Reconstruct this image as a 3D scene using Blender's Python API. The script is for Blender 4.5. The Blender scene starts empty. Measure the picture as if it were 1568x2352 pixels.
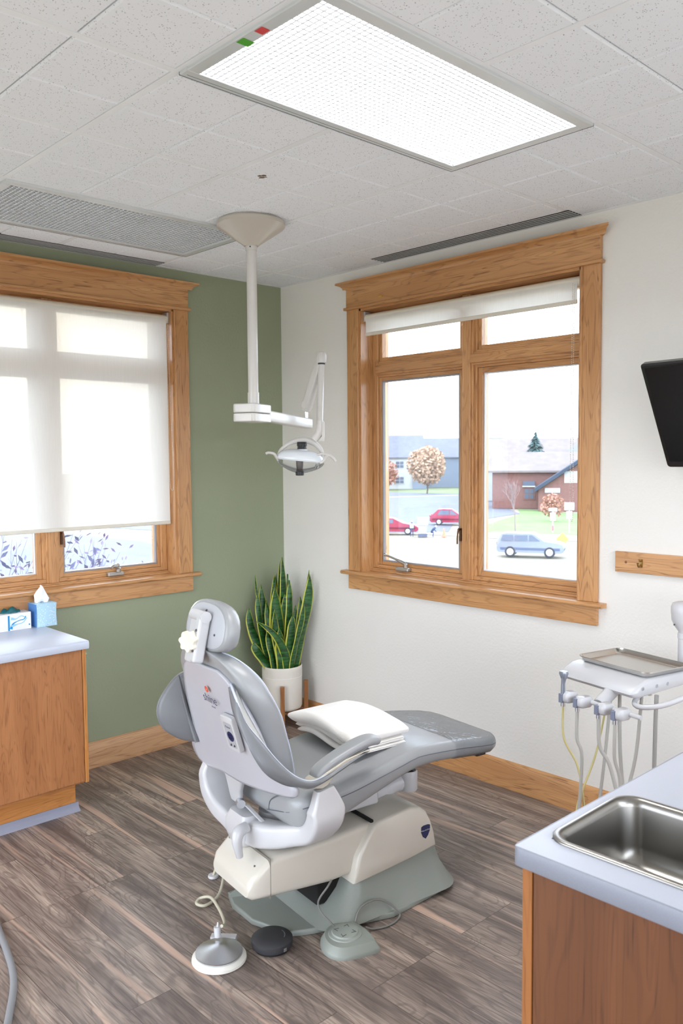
import bpy, bmesh, math, random
from mathutils import Vector, Matrix
from math import sin, cos, pi, radians as rad

random.seed(7)
S = bpy.context.scene
COL = S.collection

# ------------------------------------------------------------------ camera
YAW, PITCH, ROLL, FPX = 0.812476, -0.0649163, -0.0083111, 1934.66
CAM = Vector((4.2598, -3.5118, 1.7001))
f = Vector((-sin(YAW)*cos(PITCH), cos(YAW)*cos(PITCH), sin(PITCH)))
r = Vector((cos(YAW), sin(YAW), 0)); u = r.cross(f)
r2 = cos(ROLL)*r + sin(ROLL)*u; u2 = -sin(ROLL)*r + cos(ROLL)*u
cd = bpy.data.cameras.new('camera'); cam = bpy.data.objects.new('camera', cd); COL.objects.link(cam)
cam.matrix_world = Matrix(((r2.x, u2.x, -f.x, CAM.x), (r2.y, u2.y, -f.y, CAM.y), (r2.z, u2.z, -f.z, CAM.z), (0, 0, 0, 1)))
cd.sensor_fit = 'VERTICAL'; cd.sensor_height = 36; cd.sensor_width = 24
cd.lens = FPX/2352*36; cd.clip_end = 1000; cd.clip_start = 0.05
cd.dof.use_dof = True; cd.dof.focus_distance = 3.7; cd.dof.aperture_fstop = 6.3
S.camera = cam

# ------------------------------------------------------------------ exposure, world, lamps
S.view_settings.view_transform = 'Standard'; S.view_settings.look = 'None'
S.view_settings.gamma = 1; S.view_settings.use_curve_mapping = False
S.view_settings.exposure = 0.5
LAMP = 22.0        # ceiling luminaire tubes
SKY = 5.0
w = bpy.data.worlds.new('sky'); S.world = w; w.use_nodes = True
nt = w.node_tree; nt.nodes.clear()
def N(t, ty, **k):
    n = t.nodes.new(ty)
    for a, b in k.items(): setattr(n, a, b)
    return n
tc = N(nt, 'ShaderNodeTexCoord')
mp = N(nt, 'ShaderNodeMapping'); mp.inputs['Scale'].default_value = (2.2, 2.2, 6)
ns = N(nt, 'ShaderNodeTexNoise'); ns.inputs['Scale'].default_value = 1.3; ns.inputs['Detail'].default_value = 6
rp = N(nt, 'ShaderNodeValToRGB')
rp.color_ramp.elements[0].position = .38; rp.color_ramp.elements[0].color = (.70, .80, .96, 1)
rp.color_ramp.elements[1].position = .66; rp.color_ramp.elements[1].color = (.97, .985, 1, 1)
dp = N(nt, 'ShaderNodeVectorMath', operation='DOT_PRODUCT')
az, el = rad(68), rad(6.5)
dp.inputs[1].default_value = (-sin(az)*cos(el), cos(az)*cos(el), sin(el))
pw = N(nt, 'ShaderNodeMath', operation='POWER'); pw.inputs[1].default_value = 70
mx = N(nt, 'ShaderNodeMath', operation='MAXIMUM'); mx.inputs[1].default_value = 0
mu = N(nt, 'ShaderNodeMix', data_type='RGBA', blend_type='ADD'); mu.inputs[0].default_value = 1
glow = N(nt, 'ShaderNodeMix', data_type='RGBA', blend_type='MULTIPLY'); glow.inputs[0].default_value = 1
glow.inputs[7].default_value = (3.2, 2.7, 1.9, 1)
bg = N(nt, 'ShaderNodeBackground'); bg.inputs[1].default_value = SKY
wo = N(nt, 'ShaderNodeOutputWorld')
L = nt.links.new
L(tc.outputs['Generated'], mp.inputs[0]); L(mp.outputs[0], ns.inputs['Vector']); L(ns.outputs['Fac'], rp.inputs[0])
L(tc.outputs['Generated'], dp.inputs[0]); L(dp.outputs['Value'], mx.inputs[0]); L(mx.outputs[0], pw.inputs[0])
L(pw.outputs[0], glow.inputs[6]); L(rp.outputs[0], mu.inputs[6]); L(glow.outputs[2], mu.inputs[7])
L(mu.outputs[2], bg.inputs[0]); L(bg.outputs[0], wo.inputs[0])

# ------------------------------------------------------------------ materials
MATS = {}
def srgb(c):
    return tuple(((x/255)/12.92 if x/255 <= .04045 else ((x/255+.055)/1.055)**2.4) for x in c) + (1,)
def base(name):
    m = bpy.data.materials.new(name); m.use_nodes = True
    t = m.node_tree; b = t.nodes['Principled BSDF']; MATS[name] = m
    return m, t, b
def mat(name, c, rough=.5, metal=0, coat=0, bump=0, bscale=200, spec=None, var=0, vscale=5, trans=0):
    if name in MATS: return MATS[name]
    m, t, b = base(name)
    col = srgb(c)
    b.inputs['Base Color'].default_value = col
    b.inputs['Roughness'].default_value = rough; b.inputs['Metallic'].default_value = metal
    b.inputs['Coat Weight'].default_value = coat; b.inputs['Coat Roughness'].default_value = .15
    if spec is not None: b.inputs['Specular IOR Level'].default_value = spec
    if trans: b.inputs['Transmission Weight'].default_value = trans
    tc = N(t, 'ShaderNodeTexCoord')
    n = N(t, 'ShaderNodeTexNoise'); n.inputs['Scale'].default_value = vscale; n.inputs['Detail'].default_value = 3
    t.links.new(tc.outputs['Object'], n.inputs['Vector'])
    v = max(var, .03)
    r_ = N(t, 'ShaderNodeValToRGB')
    r_.color_ramp.elements[0].position = .3; r_.color_ramp.elements[1].position = .7
    r_.color_ramp.elements[0].color = tuple(x*(1-v) for x in col[:3])+(1,)
    r_.color_ramp.elements[1].color = tuple(min(1, x*(1+v)) for x in col[:3])+(1,)
    t.links.new(n.outputs['Fac'], r_.inputs[0]); t.links.new(r_.outputs[0], b.inputs['Base Color'])
    if bump:
        n2 = N(t, 'ShaderNodeTexNoise'); n2.inputs['Scale'].default_value = bscale; n2.inputs['Detail'].default_value = 3
        bp = N(t, 'ShaderNodeBump'); bp.inputs['Strength'].default_value = bump; bp.inputs['Distance'].default_value = .003
        t.links.new(tc.outputs['Object'], n2.inputs['Vector']); t.links.new(n2.outputs['Fac'], bp.inputs['Height'])
        t.links.new(bp.outputs[0], b.inputs['Normal'])
    return m
def wood(name, lo, hi, line, axis='X', rough=.32, s=1.0, coat=.3):
    """stretched-noise oak: fine pores + wide cathedral figure running along axis"""
    if name in MATS: return MATS[name]
    m, t, b = base(name)
    tc = N(t, 'ShaderNodeTexCoord')
    def mapped(al, ac):
        q = N(t, 'ShaderNodeMapping'); sc = [ac, ac, ac]; sc['XYZ'.index(axis)] = al
        q.inputs['Scale'].default_value = sc; t.links.new(tc.outputs['Object'], q.inputs[0]); return q
    q1 = mapped(1.1*s, 9*s); n1 = N(t, 'ShaderNodeTexNoise'); n1.inputs['Scale'].default_value = 1.4; n1.inputs['Detail'].default_value = 2; n1.inputs['Distortion'].default_value = .35
    t.links.new(q1.outputs[0], n1.inputs['Vector'])
    # rings: sin of the wide noise
    mm = N(t, 'ShaderNodeMath', operation='MULTIPLY'); mm.inputs[1].default_value = 75
    sn = N(t, 'ShaderNodeMath', operation='SINE'); t.links.new(n1.outputs['Fac'], mm.inputs[0]); t.links.new(mm.outputs[0], sn.inputs[0])
    q2 = mapped(5*s, 190*s); n2 = N(t, 'ShaderNodeTexNoise'); n2.inputs['Scale'].default_value = 1; n2.inputs['Detail'].default_value = 3
    t.links.new(q2.outputs[0], n2.inputs['Vector'])
    r1 = N(t, 'ShaderNodeValToRGB'); r1.color_ramp.elements[0].color = srgb(lo); r1.color_ramp.elements[1].color = srgb(hi)
    r1.color_ramp.elements[0].position = .3; r1.color_ramp.elements[1].position = .7
    t.links.new(n1.outputs['Fac'], r1.inputs[0])
    r2_ = N(t, 'ShaderNodeMapRange'); r2_.inputs[1].default_value = .35; r2_.inputs[2].default_value = 1; r2_.inputs[3].default_value = 0; r2_.inputs[4].default_value = .75
    t.links.new(sn.outputs[0], r2_.inputs[0])
    r3 = N(t, 'ShaderNodeMapRange'); r3.inputs[1].default_value = .52; r3.inputs[2].default_value = .72; r3.inputs[3].default_value = 0.30; r3.inputs[4].default_value = 1
    t.links.new(n2.outputs['Fac'], r3.inputs[0])
    ml = N(t, 'ShaderNodeMath', operation='MULTIPLY'); t.links.new(r2_.outputs[0], ml.inputs[0]); t.links.new(r3.outputs[0], ml.inputs[1])
    ad = N(t, 'ShaderNodeMath', operation='MULTIPLY_ADD'); ad.inputs[1].default_value = .34; t.links.new(r3.outputs[0], ad.inputs[0]); t.links.new(ml.outputs[0], ad.inputs[2])
    x = N(t, 'ShaderNodeMix', data_type='RGBA'); x.inputs[7].default_value = srgb(line)
    t.links.new(ad.outputs[0], x.inputs[0]); t.links.new(r1.outputs[0], x.inputs[6]); t.links.new(x.outputs[2], b.inputs['Base Color'])
    b.inputs['Roughness'].default_value = rough; b.inputs['Coat Weight'].default_value = coat; b.inputs['Coat Roughness'].default_value = .2
    bp = N(t, 'ShaderNodeBump'); bp.inputs['Strength'].default_value = .15; bp.inputs['Distance'].default_value = .002; bp.invert = True
    t.links.new(n2.outputs['Fac'], bp.inputs['Height']); t.links.new(bp.outputs[0], b.inputs['Normal'])
    return m
OAK = ((190, 137, 86), (213, 162, 109), (132, 86, 50))
def oak(a): return wood('oak_'+a, *OAK, axis=a)
CAB = ((160, 104, 62), (180, 122, 76), (122, 74, 42))
def cab(a): return wood('cabinet_oak_'+a, *CAB, axis=a, coat=.1, rough=.45, s=1.5)
def cab2(a): return wood('edge_oak_'+a, (190, 124, 62), (206, 142, 78), (150, 92, 46), axis=a, coat=.1, rough=.45)

WHITE = mat('warm_white_plastic', (194, 194, 197), .32, coat=.25)
CREAM = mat('cream_plastic', (206, 201, 190), .35, coat=.3)
IVORY = mat('ivory_plastic', (232, 224, 204), .35)
POSTW = mat('white_enamel', (208, 205, 201), .28, coat=.3)
BEIGE = mat('beige_enamel', (192, 185, 174), .3, coat=.3)
VINYL = mat('light_grey_vinyl', (148, 150, 152), .36, bump=.12, bscale=340, coat=.12)
VINYLD = mat('grey_vinyl_band', (116, 118, 122), .4, bump=.12, bscale=340)
LINER = mat('pale_perforated_liner', (196, 196, 192), .6, bump=.5, bscale=420)
SEAM = mat('dark_grey_piping', (96, 100, 110), .6)
BASEG = mat('grey_green_base', (134, 140, 134), .4, bump=.15, bscale=300)
BLACK = mat('black_plastic', (22, 22, 25), .4)
DARK = mat('dark_void', (16, 15, 15), .8)
DGREY = mat('dark_grey_rubber', (56, 56, 60), .6)
CHROME = mat('chrome', (225, 228, 232), .12, metal=1)
STEEL = mat('brushed_steel', (206, 204, 200), .26, metal=1)
ALU = mat('brushed_aluminium', (196, 200, 206), .35, metal=1)
ALUW = mat('white_aluminium', (214, 218, 220), .35, metal=.3)
NAVY = mat('navy_print', (28, 34, 78), .5)
RED = mat('orange_red_print', (212, 84, 56), .5)
HOSE = mat('grey_hose', (176, 174, 168), .45)
YHOSE = mat('yellowish_hose', (196, 184, 126), .45)
BRASS = mat('aged_brass', (170, 140, 90), .3, metal=1)
LOUV = bpy.data.materials.new('translucent_louver'); LOUV.use_nodes = True; _t = LOUV.node_tree; _t.nodes.clear()
_d = N(_t, 'ShaderNodeBsdfDiffuse'); _l = N(_t, 'ShaderNodeBsdfTranslucent'); _m = N(_t, 'ShaderNodeMixShader'); _o = N(_t, 'ShaderNodeOutputMaterial')
_d.inputs[0].default_value = (.85, .86, .88, 1); _l.inputs[0].default_value = (.85, .86, .88, 1); _m.inputs[0].default_value = .55
_t.links.new(_d.outputs[0], _m.inputs[1]); _t.links.new(_l.outputs[0], _m.inputs[2]); _t.links.new(_m.outputs[0], _o.inputs[0])
TOWEL = mat('white_cotton', (243, 240, 236), .9, bump=.6, bscale=500)
COUNTER = mat('grey_laminate', (188, 192, 204), .38, bump=.03, bscale=500, var=.05, vscale=700)
COUNTER2 = mat('grey_laminate_edge', (140, 144, 156), .4, var=.08, vscale=900)

def glass_mat(name, tint=(1, 1, 1), refl=.06, dirt=0.0):
    m = bpy.data.materials.new(name); m.use_nodes = True; t = m.node_tree; t.nodes.clear(); MATS[name] = m
    tr = N(t, 'ShaderNodeBsdfTransparent'); tr.inputs[0].default_value = tint+(1,)
    gl = N(t, 'ShaderNodeBsdfGlossy'); gl.inputs['Roughness'].default_value = .02
    mi = N(t, 'ShaderNodeMixShader')
    fr = N(t, 'ShaderNodeFresnel'); fr.inputs[0].default_value = 1.35
    mlt = N(t, 'ShaderNodeMath', operation='MULTIPLY_ADD'); mlt.inputs[1].default_value = .8; mlt.inputs[2].default_value = refl-.02
    t.links.new(fr.outputs[0], mlt.inputs[0]); t.links.new(mlt.outputs[0], mi.inputs[0])
    t.links.new(tr.outputs[0], mi.inputs[1]); t.links.new(gl.outputs[0], mi.inputs[2])
    o = N(t, 'ShaderNodeOutputMaterial'); t.links.new(mi.outputs[0], o.inputs[0])
    return m
GLASS = glass_mat('window_glass', (.95, .98, 1.0))
CLEAR = glass_mat('clear_polycarbonate', (.97, .98, .99), refl=.05)
def fabric_mat(name, c, see=.2):
    m = bpy.data.materials.new(name); m.use_nodes = True; t = m.node_tree; t.nodes.clear(); MATS[name] = m
    tr = N(t, 'ShaderNodeBsdfTransparent'); di = N(t, 'ShaderNodeBsdfDiffuse'); tl = N(t, 'ShaderNodeBsdfTranslucent')
    di.inputs[0].default_value = srgb(c); tl.inputs[0].default_value = srgb(c)
    a = N(t, 'ShaderNodeMixShader'); a.inputs[0].default_value = .38
    b = N(t, 'ShaderNodeMixShader')
    tc = N(t, 'ShaderNodeTexCoord'); q = N(t, 'ShaderNodeMapping'); q.inputs['Scale'].default_value = (300, 300, 12)
    n = N(t, 'ShaderNodeTexNoise'); n.inputs['Scale'].default_value = 1
    mr = N(t, 'ShaderNodeMapRange'); mr.inputs[3].default_value = see-.04; mr.inputs[4].default_value = see+.04
    t.links.new(tc.outputs['Object'], q.inputs[0]); t.links.new(q.outputs[0], n.inputs['Vector']); t.links.new(n.outputs['Fac'], mr.inputs[0]); t.links.new(mr.outputs[0], b.inputs[0])
    t.links.new(di.outputs[0], a.inputs[1]); t.links.new(tl.outputs[0], a.inputs[2])
    t.links.new(a.outputs[0], b.inputs[1]); t.links.new(tr.outputs[0], b.inputs[2])
    o = N(t, 'ShaderNodeOutputMaterial'); t.links.new(b.outputs[0], o.inputs[0]); return m
SHADE = fabric_mat('sheer_roller_fabric', (248, 247, 243), .13)
def emit(name, c, s):
    m = bpy.data.materials.new(name); m.use_nodes = True; t = m.node_tree; t.nodes.clear(); MATS[name] = m
    e = N(t, 'ShaderNodeEmission'); e.inputs[0].default_value = c+(1,); e.inputs[1].default_value = s
    o = N(t, 'ShaderNodeOutputMaterial'); t.links.new(e.outputs[0], o.inputs[0]); return m
TUBE_ON = emit('lit_tube_diffuser', (1, .99, .975), LAMP)

def wall_mat(name, c):
    m, t, b = base(name); b.inputs['Base Color'].default_value = srgb(c); b.inputs['Roughness'].default_value = .55
    b.inputs['Specular IOR Level'].default_value = .3
    tc = N(t, 'ShaderNodeTexCoord')
    n = N(t, 'ShaderNodeTexNoise'); n.inputs['Scale'].default_value = 75; n.inputs['Detail'].default_value = 2
    n2 = N(t, 'ShaderNodeTexNoise'); n2.inputs['Scale'].default_value = 260
    a = N(t, 'ShaderNodeMath', operation='MULTIPLY_ADD'); a.inputs[1].default_value = .35
    bp = N(t, 'ShaderNodeBump'); bp.inputs['Strength'].default_value = .38; bp.inputs['Distance'].default_value = .004
    t.links.new(tc.outputs['Object'], n.inputs['Vector']); t.links.new(tc.outputs['Object'], n2.inputs['Vector'])
    t.links.new(n2.outputs['Fac'], a.inputs[0]); t.links.new(n.outputs['Fac'], a.inputs[2]); t.links.new(a.outputs[0], bp.inputs['Height']); t.links.new(bp.outputs[0], b.inputs['Normal'])
    return m
WWALL = wall_mat('white_wall_paint', (233, 231, 226)); GWALL = wall_mat('sage_green_paint', (150, 158, 132))

def tile_mat():
    m, t, b = base('acoustic_tile'); b.inputs['Roughness'].default_value = .9
    tc = N(t, 'ShaderNodeTexCoord')
    v = N(t, 'ShaderNodeTexVoronoi'); v.inputs['Scale'].default_value = 135; v.inputs['Randomness'].default_value = 1
    n = N(t, 'ShaderNodeTexNoise'); n.inputs['Scale'].default_value = 60; n.inputs['Detail'].default_value = 3
    mr = N(t, 'ShaderNodeMapRange'); mr.inputs[1].default_value = .12; mr.inputs[2].default_value = .26; mr.inputs[3].default_value = 1; mr.inputs[4].default_value = 0
    mr2 = N(t, 'ShaderNodeMapRange'); mr2.inputs[1].default_value = .42; mr2.inputs[2].default_value = .56
    ml = N(t, 'ShaderNodeMath', operation='MULTIPLY')
    x = N(t, 'ShaderNodeMix', data_type='RGBA'); x.inputs[6].default_value = srgb((236, 239, 244)); x.inputs[7].default_value = srgb((120, 114, 108))
    t.links.new(tc.outputs['Object'], v.inputs['Vector']); t.links.new(tc.outputs['Object'], n.inputs['Vector'])
    t.links.new(v.outputs['Distance'], mr.inputs[0]); t.links.new(n.outputs['Fac'], mr2.inputs[0])
    t.links.new(mr.outputs[0], ml.inputs[0]); t.links.new(mr2.outputs[0], ml.inputs[1]); t.links.new(ml.outputs[0], x.inputs[0])
    t.links.new(x.outputs[2], b.inputs['Base Color'])
    return m
TILE = tile_mat()
TBAR = mat('ceiling_tee_white', (236, 238, 241), .5)

def floor_mat():
    m, t, b = base('plank_floor'); lk = t.links.new
    tc = N(t, 'ShaderNodeTexCoord')
    def mapped(sx, sy):
        q = N(t, 'ShaderNodeMapping'); q.inputs['Scale'].default_value = (sx, sy, 1); lk(tc.outputs['Object'], q.inputs[0]); return q
    br = N(t, 'ShaderNodeTexBrick'); br.offset = .37; br.offset_frequency = 3; br.squash = 1
    br.inputs['Scale'].default_value = 1; br.inputs['Brick Width'].default_value = 1.22; br.inputs['Row Height'].default_value = .152
    br.inputs['Mortar Size'].default_value = .0011; br.inputs['Mortar Smooth'].default_value = .1; br.inputs['Bias'].default_value = 0
    br.inputs['Color1'].default_value = (0, 0, 0, 1); br.inputs['Color2'].default_value = (1, 1, 1, 1); br.inputs['Mortar'].default_value = (.5, .5, .5, 1)
    lk(tc.outputs['Object'], br.inputs['Vector'])
    br2 = N(t, 'ShaderNodeTexBrick'); br2.offset = .61; br2.offset_frequency = 2
    br2.inputs['Scale'].default_value = 1; br2.inputs['Brick Width'].default_value = 1.22; br2.inputs['Row Height'].default_value = .076
    br2.inputs['Mortar Size'].default_value = 0; br2.inputs['Color1'].default_value = (0, 0, 0, 1); br2.inputs['Color2'].default_value = (1, 1, 1, 1)
    lk(tc.outputs['Object'], br2.inputs['Vector'])
    # per plank coordinate shift
    sh = N(t, 'ShaderNodeVectorMath', operation='MULTIPLY_ADD'); sh.inputs[1].default_value = (7, 5, 3)
    lk(br.outputs['Color'], sh.inputs[0]); lk(tc.outputs['Object'], sh.inputs[2])
    def noise(src, sx, sy, det=4, dist=0, sc=1):
        q = N(t, 'ShaderNodeMapping'); q.inputs['Scale'].default_value = (sx, sy, 1); lk(src, q.inputs[0])
        n = N(t, 'ShaderNodeTexNoise'); n.inputs['Scale'].default_value = sc; n.inputs['Detail'].default_value = det; n.inputs['Distortion'].default_value = dist
        lk(q.outputs[0], n.inputs['Vector']); return n
    wide = noise(sh.outputs[0], 1.3, 13, 5, 1.4)
    fine = noise(sh.outputs[0], 7, 150, 5, .4)
    ring = noise(sh.outputs[0], 1.5, 6, 2, .9)
    k = N(t, 'ShaderNodeMath', operation='MULTIPLY'); k.inputs[1].default_value = 90; sn = N(t, 'ShaderNodeMath', operation='SINE')
    lk(ring.outputs['Fac'], k.inputs[0]); lk(k.outputs[0], sn.inputs[0])
    cr = N(t, 'ShaderNodeValToRGB'); e = cr.color_ramp.elements
    e[0].position = .30; e[0].color = srgb((104, 92, 86)); e[1].position = .72; e[1].color = srgb((186, 168, 154))
    e.new(.5).color = srgb((142, 128, 119))
    sm = N(t, 'ShaderNodeMath', operation='MULTIPLY_ADD'); sm.inputs[1].default_value = .12; lk(br.outputs['Color'], sm.inputs[0])
    s2 = N(t, 'ShaderNodeMath', operation='MULTIPLY_ADD'); s2.inputs[1].default_value = .12; lk(br2.outputs['Color'], s2.inputs[0]); 
    of = N(t, 'ShaderNodeMath', operation='SUBTRACT'); of.inputs[1].default_value = .12; lk(wide.outputs['Fac'], of.inputs[0])
    lk(of.outputs[0], sm.inputs[2]); lk(sm.outputs[0], s2.inputs[2]); lk(s2.outputs[0], cr.inputs[0])
    fr = N(t, 'ShaderNodeMapRange'); fr.inputs[1].default_value = .42; fr.inputs[2].default_value = .72; fr.inputs[3].default_value = 0; fr.inputs[4].default_value = .75; lk(fine.outputs['Fac'], fr.inputs[0])
    x1 = N(t, 'ShaderNodeMix', data_type='RGBA'); x1.inputs[7].default_value = srgb((74, 64, 62)); lk(fr.outputs[0], x1.inputs[0]); lk(cr.outputs[0], x1.inputs[6])
    rr = N(t, 'ShaderNodeMapRange'); rr.inputs[1].default_value = .5; rr.inputs[2].default_value = 1; rr.inputs[4].default_value = .42; lk(sn.outputs[0], rr.inputs[0])
    x2 = N(t, 'ShaderNodeMix', data_type='RGBA'); x2.inputs[7].default_value = srgb((84, 72, 70)); lk(rr.outputs[0], x2.inputs[0]); lk(x1.outputs[2], x2.inputs[6])
    # pinkish tan sapwood streaks
    st = noise(sh.outputs[0], .55, 15, 2, .8)
    sr = N(t, 'ShaderNodeMapRange'); sr.inputs[1].default_value = .585; sr.inputs[2].default_value = .66; sr.inputs[4].default_value = .8; lk(st.outputs['Fac'], sr.inputs[0])
    x3 = N(t, 'ShaderNodeMix', data_type='RGBA'); x3.inputs[7].default_value = srgb((196, 166, 148)); lk(sr.outputs[0], x3.inputs[0]); lk(x2.outputs[2], x3.inputs[6])
    x4 = N(t, 'ShaderNodeMix', data_type='RGBA'); x4.inputs[7].default_value = srgb((70, 60, 56)); lk(br.outputs['Fac'], x4.inputs[0]); lk(x3.outputs[2], x4.inputs[6])
    lk(x4.outputs[2], b.inputs['Base Color']); b.inputs['Roughness'].default_value = .36; b.inputs['Specular IOR Level'].default_value = .45
    bp = N(t, 'ShaderNodeBump'); bp.inputs['Strength'].default_value = .2; bp.inputs['Distance'].default_value = .002; lk(fine.outputs['Fac'], bp.inputs['Height']); lk(bp.outputs[0], b.inputs['Normal'])
    return m
FLOOR = floor_mat()

# ------------------------------------------------------------------ mesh builder
def crom(P, n=6):
    """catmull-rom through points"""
    P = [Vector(p) for p in P]
    if len(P) < 3: return P
    Q = [2*P[0]-P[1]]+P+[2*P[-1]-P[-2]]; out = []
    for i in range(1, len(Q)-2):
        a, b, c, d = Q[i-1:i+3]
        for k in range(n):
            t = k/n
            out.append(.5*((2*b)+(c-a)*t+(2*a-5*b+4*c-d)*t*t+(3*b-a-3*c+d)*t**3))
    out.append(P[-1]); return out
def interp(xs, ys, x):
    if x <= xs[0]: return ys[0]
    for i in range(len(xs)-1):
        if x <= xs[i+1]:
            t = (x-xs[i])/(xs[i+1]-xs[i]); return ys[i]+(ys[i+1]-ys[i])*t
    return ys[-1]
def smooth(xs, ys, x):
    """smooth interpolation (catmull-rom in value)"""
    if x <= xs[0]: return ys[0]
    if x >= xs[-1]: return ys[-1]
    for i in range(len(xs)-1):
        if x <= xs[i+1]:
            h = xs[i+1]-xs[i]; t = (x-xs[i])/h
            m0 = (ys[i+1]-ys[i-1])/(xs[i+1]-xs[i-1]) if i > 0 else (ys[1]-ys[0])/h
            m1 = (ys[i+2]-ys[i])/(xs[i+2]-xs[i]) if i+2 < len(xs) else (ys[i+1]-ys[i])/h
            return (2*t**3-3*t*t+1)*ys[i]+(t**3-2*t*t+t)*h*m0+(-2*t**3+3*t*t)*ys[i+1]+(t**3-t*t)*h*m1
class MB:
    def __init__(s): s.v = []; s.f = []; s.m = []; s.mi = 0
    def add(s, vs, fs):
        o = len(s.v); s.v += [tuple(x) for x in vs]; s.f += [tuple(o+i for i in q) for q in fs]; s.m += [s.mi]*len(fs); return s
    def box(s, x0, x1, y0, y1, z0, z1, M=None):
        vs = [Vector(p) for p in ((x0, y0, z0), (x1, y0, z0), (x1, y1, z0), (x0, y1, z0), (x0, y0, z1), (x1, y0, z1), (x1, y1, z1), (x0, y1, z1))]
        if M: vs = [M@p for p in vs]
        return s.add(vs, [(0, 3, 2, 1), (4, 5, 6, 7), (0, 1, 5, 4), (1, 2, 6, 5), (2, 3, 7, 6), (3, 0, 4, 7)])
    def loft(s, secs, cap=True, closed=True, loop=False):
        n = len(secs[0]); vs = [p for q in secs for p in q]; fs = []
        K = len(secs)
        for i in range(K if loop else K-1):
            a = i*n; b = ((i+1) % K)*n
            for j in range(n if closed else n-1):
                j2 = (j+1) % n; fs.append((a+j, a+j2, b+j2, b+j))
        if cap and not loop and closed:
            fs.append(tuple(range(n-1, -1, -1))); fs.append(tuple((K-1)*n+j for j in range(n)))
        return s.add(vs, fs)
    def prism(s, poly, fn, d0, d1):
        """poly: 2d points, fn(a,b,d)->3d"""
        return s.loft([[fn(a, b, d0) for a, b in poly], [fn(a, b, d1) for a, b in poly]])
    def tube(s, P, rr, n=10, sm=6, cap=True, flat=1.0, up=None):
        P = crom(P, sm) if sm else [Vector(p) for p in P]
        K = len(P); secs = []
        T0 = (P[1]-P[0]).normalized(); nrm = Vector(up) if up else T0.orthogonal()
        nrm = (nrm-T0*nrm.dot(T0)).normalized()
        for i, p in enumerate(P):
            T = (P[min(i+1, K-1)]-P[max(i-1, 0)]).normalized()
            nrm = (nrm-T*nrm.dot(T)).normalized(); bn = T.cross(nrm)
            R = rr if isinstance(rr, (int, float)) else interp([q[0] for q in rr], [q[1] for q in rr], i/(K-1))
            secs.append([p+nrm*R*flat*cos(2*pi*j/n)+bn*R*sin(2*pi*j/n) for j in range(n)])
        return s.loft(secs, cap)
    def lathe(s, prof, c=(0, 0, 0), n=32, axis='Z', M=None, cap=True):
        """prof: list of (radius, height)"""
        c = Vector(c); secs = []
        for R, h in prof:
            ring = []
            for j in range(n):
                a = 2*pi*j/n; x, y, z = R*cos(a), R*sin(a), h
                p = {'Z': Vector((x, y, z)), 'X': Vector((z, x, y)), 'Y': Vector((y, z, x))}[axis]
                ring.append((M@p if M else p)+c)
            secs.append(ring)
        return s.loft(secs, cap)
    def cyl(s, a, b, R, n=20, R2=None):
        return s.tube([a, b], [(0, R), (1, R if R2 is None else R2)], n=n, sm=0)
    def ball(s, c, R, n=16, sc=(1, 1, 1)):
        prof = [(max(1e-4, R*sin(pi*i/(n//2))), -R*cos(pi*i/(n//2))) for i in range(n//2+1)]
        return s.lathe(prof, c, n, M=Matrix.Diagonal(sc))
    def build(s, name, mats, parent=None, bevel=0, seg=2, sharp=38, sub=0, solid=0, flatshade=False, weld=False):
        me = bpy.data.meshes.new(name); me.from_pydata(s.v, [], s.f)
        if not isinstance(mats, (list, tuple)): mats = [mats]
        for x in mats: me.materials.append(x)
        for p, i in zip(me.polygons, s.m): p.material_index = i; p.use_smooth = not flatshade
        bm = bmesh.new(); bm.from_mesh(me)
        if weld: bmesh.ops.remove_doubles(bm, verts=bm.verts, dist=1e-5)
        bmesh.ops.recalc_face_normals(bm, faces=bm.faces); bm.to_mesh(me); bm.free()
        if not flatshade: me.set_sharp_from_angle(angle=rad(sharp))
        o = bpy.data.objects.new(name, me); COL.objects.link(o)
        if parent: o.parent = parent
        if solid: q = o.modifiers.new('solid', 'SOLIDIFY'); q.thickness = solid; q.offset = 0
        if sub: q = o.modifiers.new('sub', 'SUBSURF'); q.levels = sub; q.render_levels = sub
        if bevel:
            q = o.modifiers.new('bevel', 'BEVEL'); q.width = bevel; q.segments = seg; q.limit_method = 'ANGLE'; q.angle_limit = rad(35); q.harden_normals = True
        return o
def tag(o, label, cat, group=None):
    o['label'] = label; o['category'] = cat
    if group: o['group'] = group
    return o
def thing(name, label, cat, loc=(0, 0, 0), rz=0, group=None):
    o = bpy.data.objects.new(name, None); COL.objects.link(o); o.location = loc; o.rotation_euler = (0, 0, rz); o.empty_display_size = .05
    return tag(o, label, cat, group)
def struct(o, label=None, cat=None):
    o['kind'] = 'structure'
    if label: o['label'] = label
    if cat: o['category'] = cat
    return o
def rrect(w_, h_, R, n=5, cx=0, cy=0):
    out = []
    for sx, sy, a0 in ((1, 1, 0), (-1, 1, pi/2), (-1, -1, pi), (1, -1, 3*pi/2)):
        for k in range(n+1):
            a = a0+k*pi/2/n; out.append((cx+sx*(w_/2-R)+R*cos(a), cy+sy*(h_/2-R)+R*sin(a)))
    return out
def text_part(body, size, name, m, parent, M, ext=.0004, align='CENTER'):
    cu = bpy.data.curves.new(name, 'FONT'); cu.body = body; cu.size = size; cu.extrude = ext; cu.align_x = align; cu.align_y = 'CENTER'; cu.offset = -size*.016
    tmp = bpy.data.objects.new(name, cu); COL.objects.link(tmp)
    me = bpy.data.meshes.new_from_object(tmp); bpy.data.objects.remove(tmp)
    o = bpy.data.objects.new(name, me); me.materials.clear(); me.materials.append(m); COL.objects.link(o)
    me.transform(M)
    o.parent = parent; return o

H = 2.792; FT = .3048; LX, LY = 2.160, -2.150
RX, RY = 5.6, -4.6   # room extents
WT = .18             # wall thickness
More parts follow.
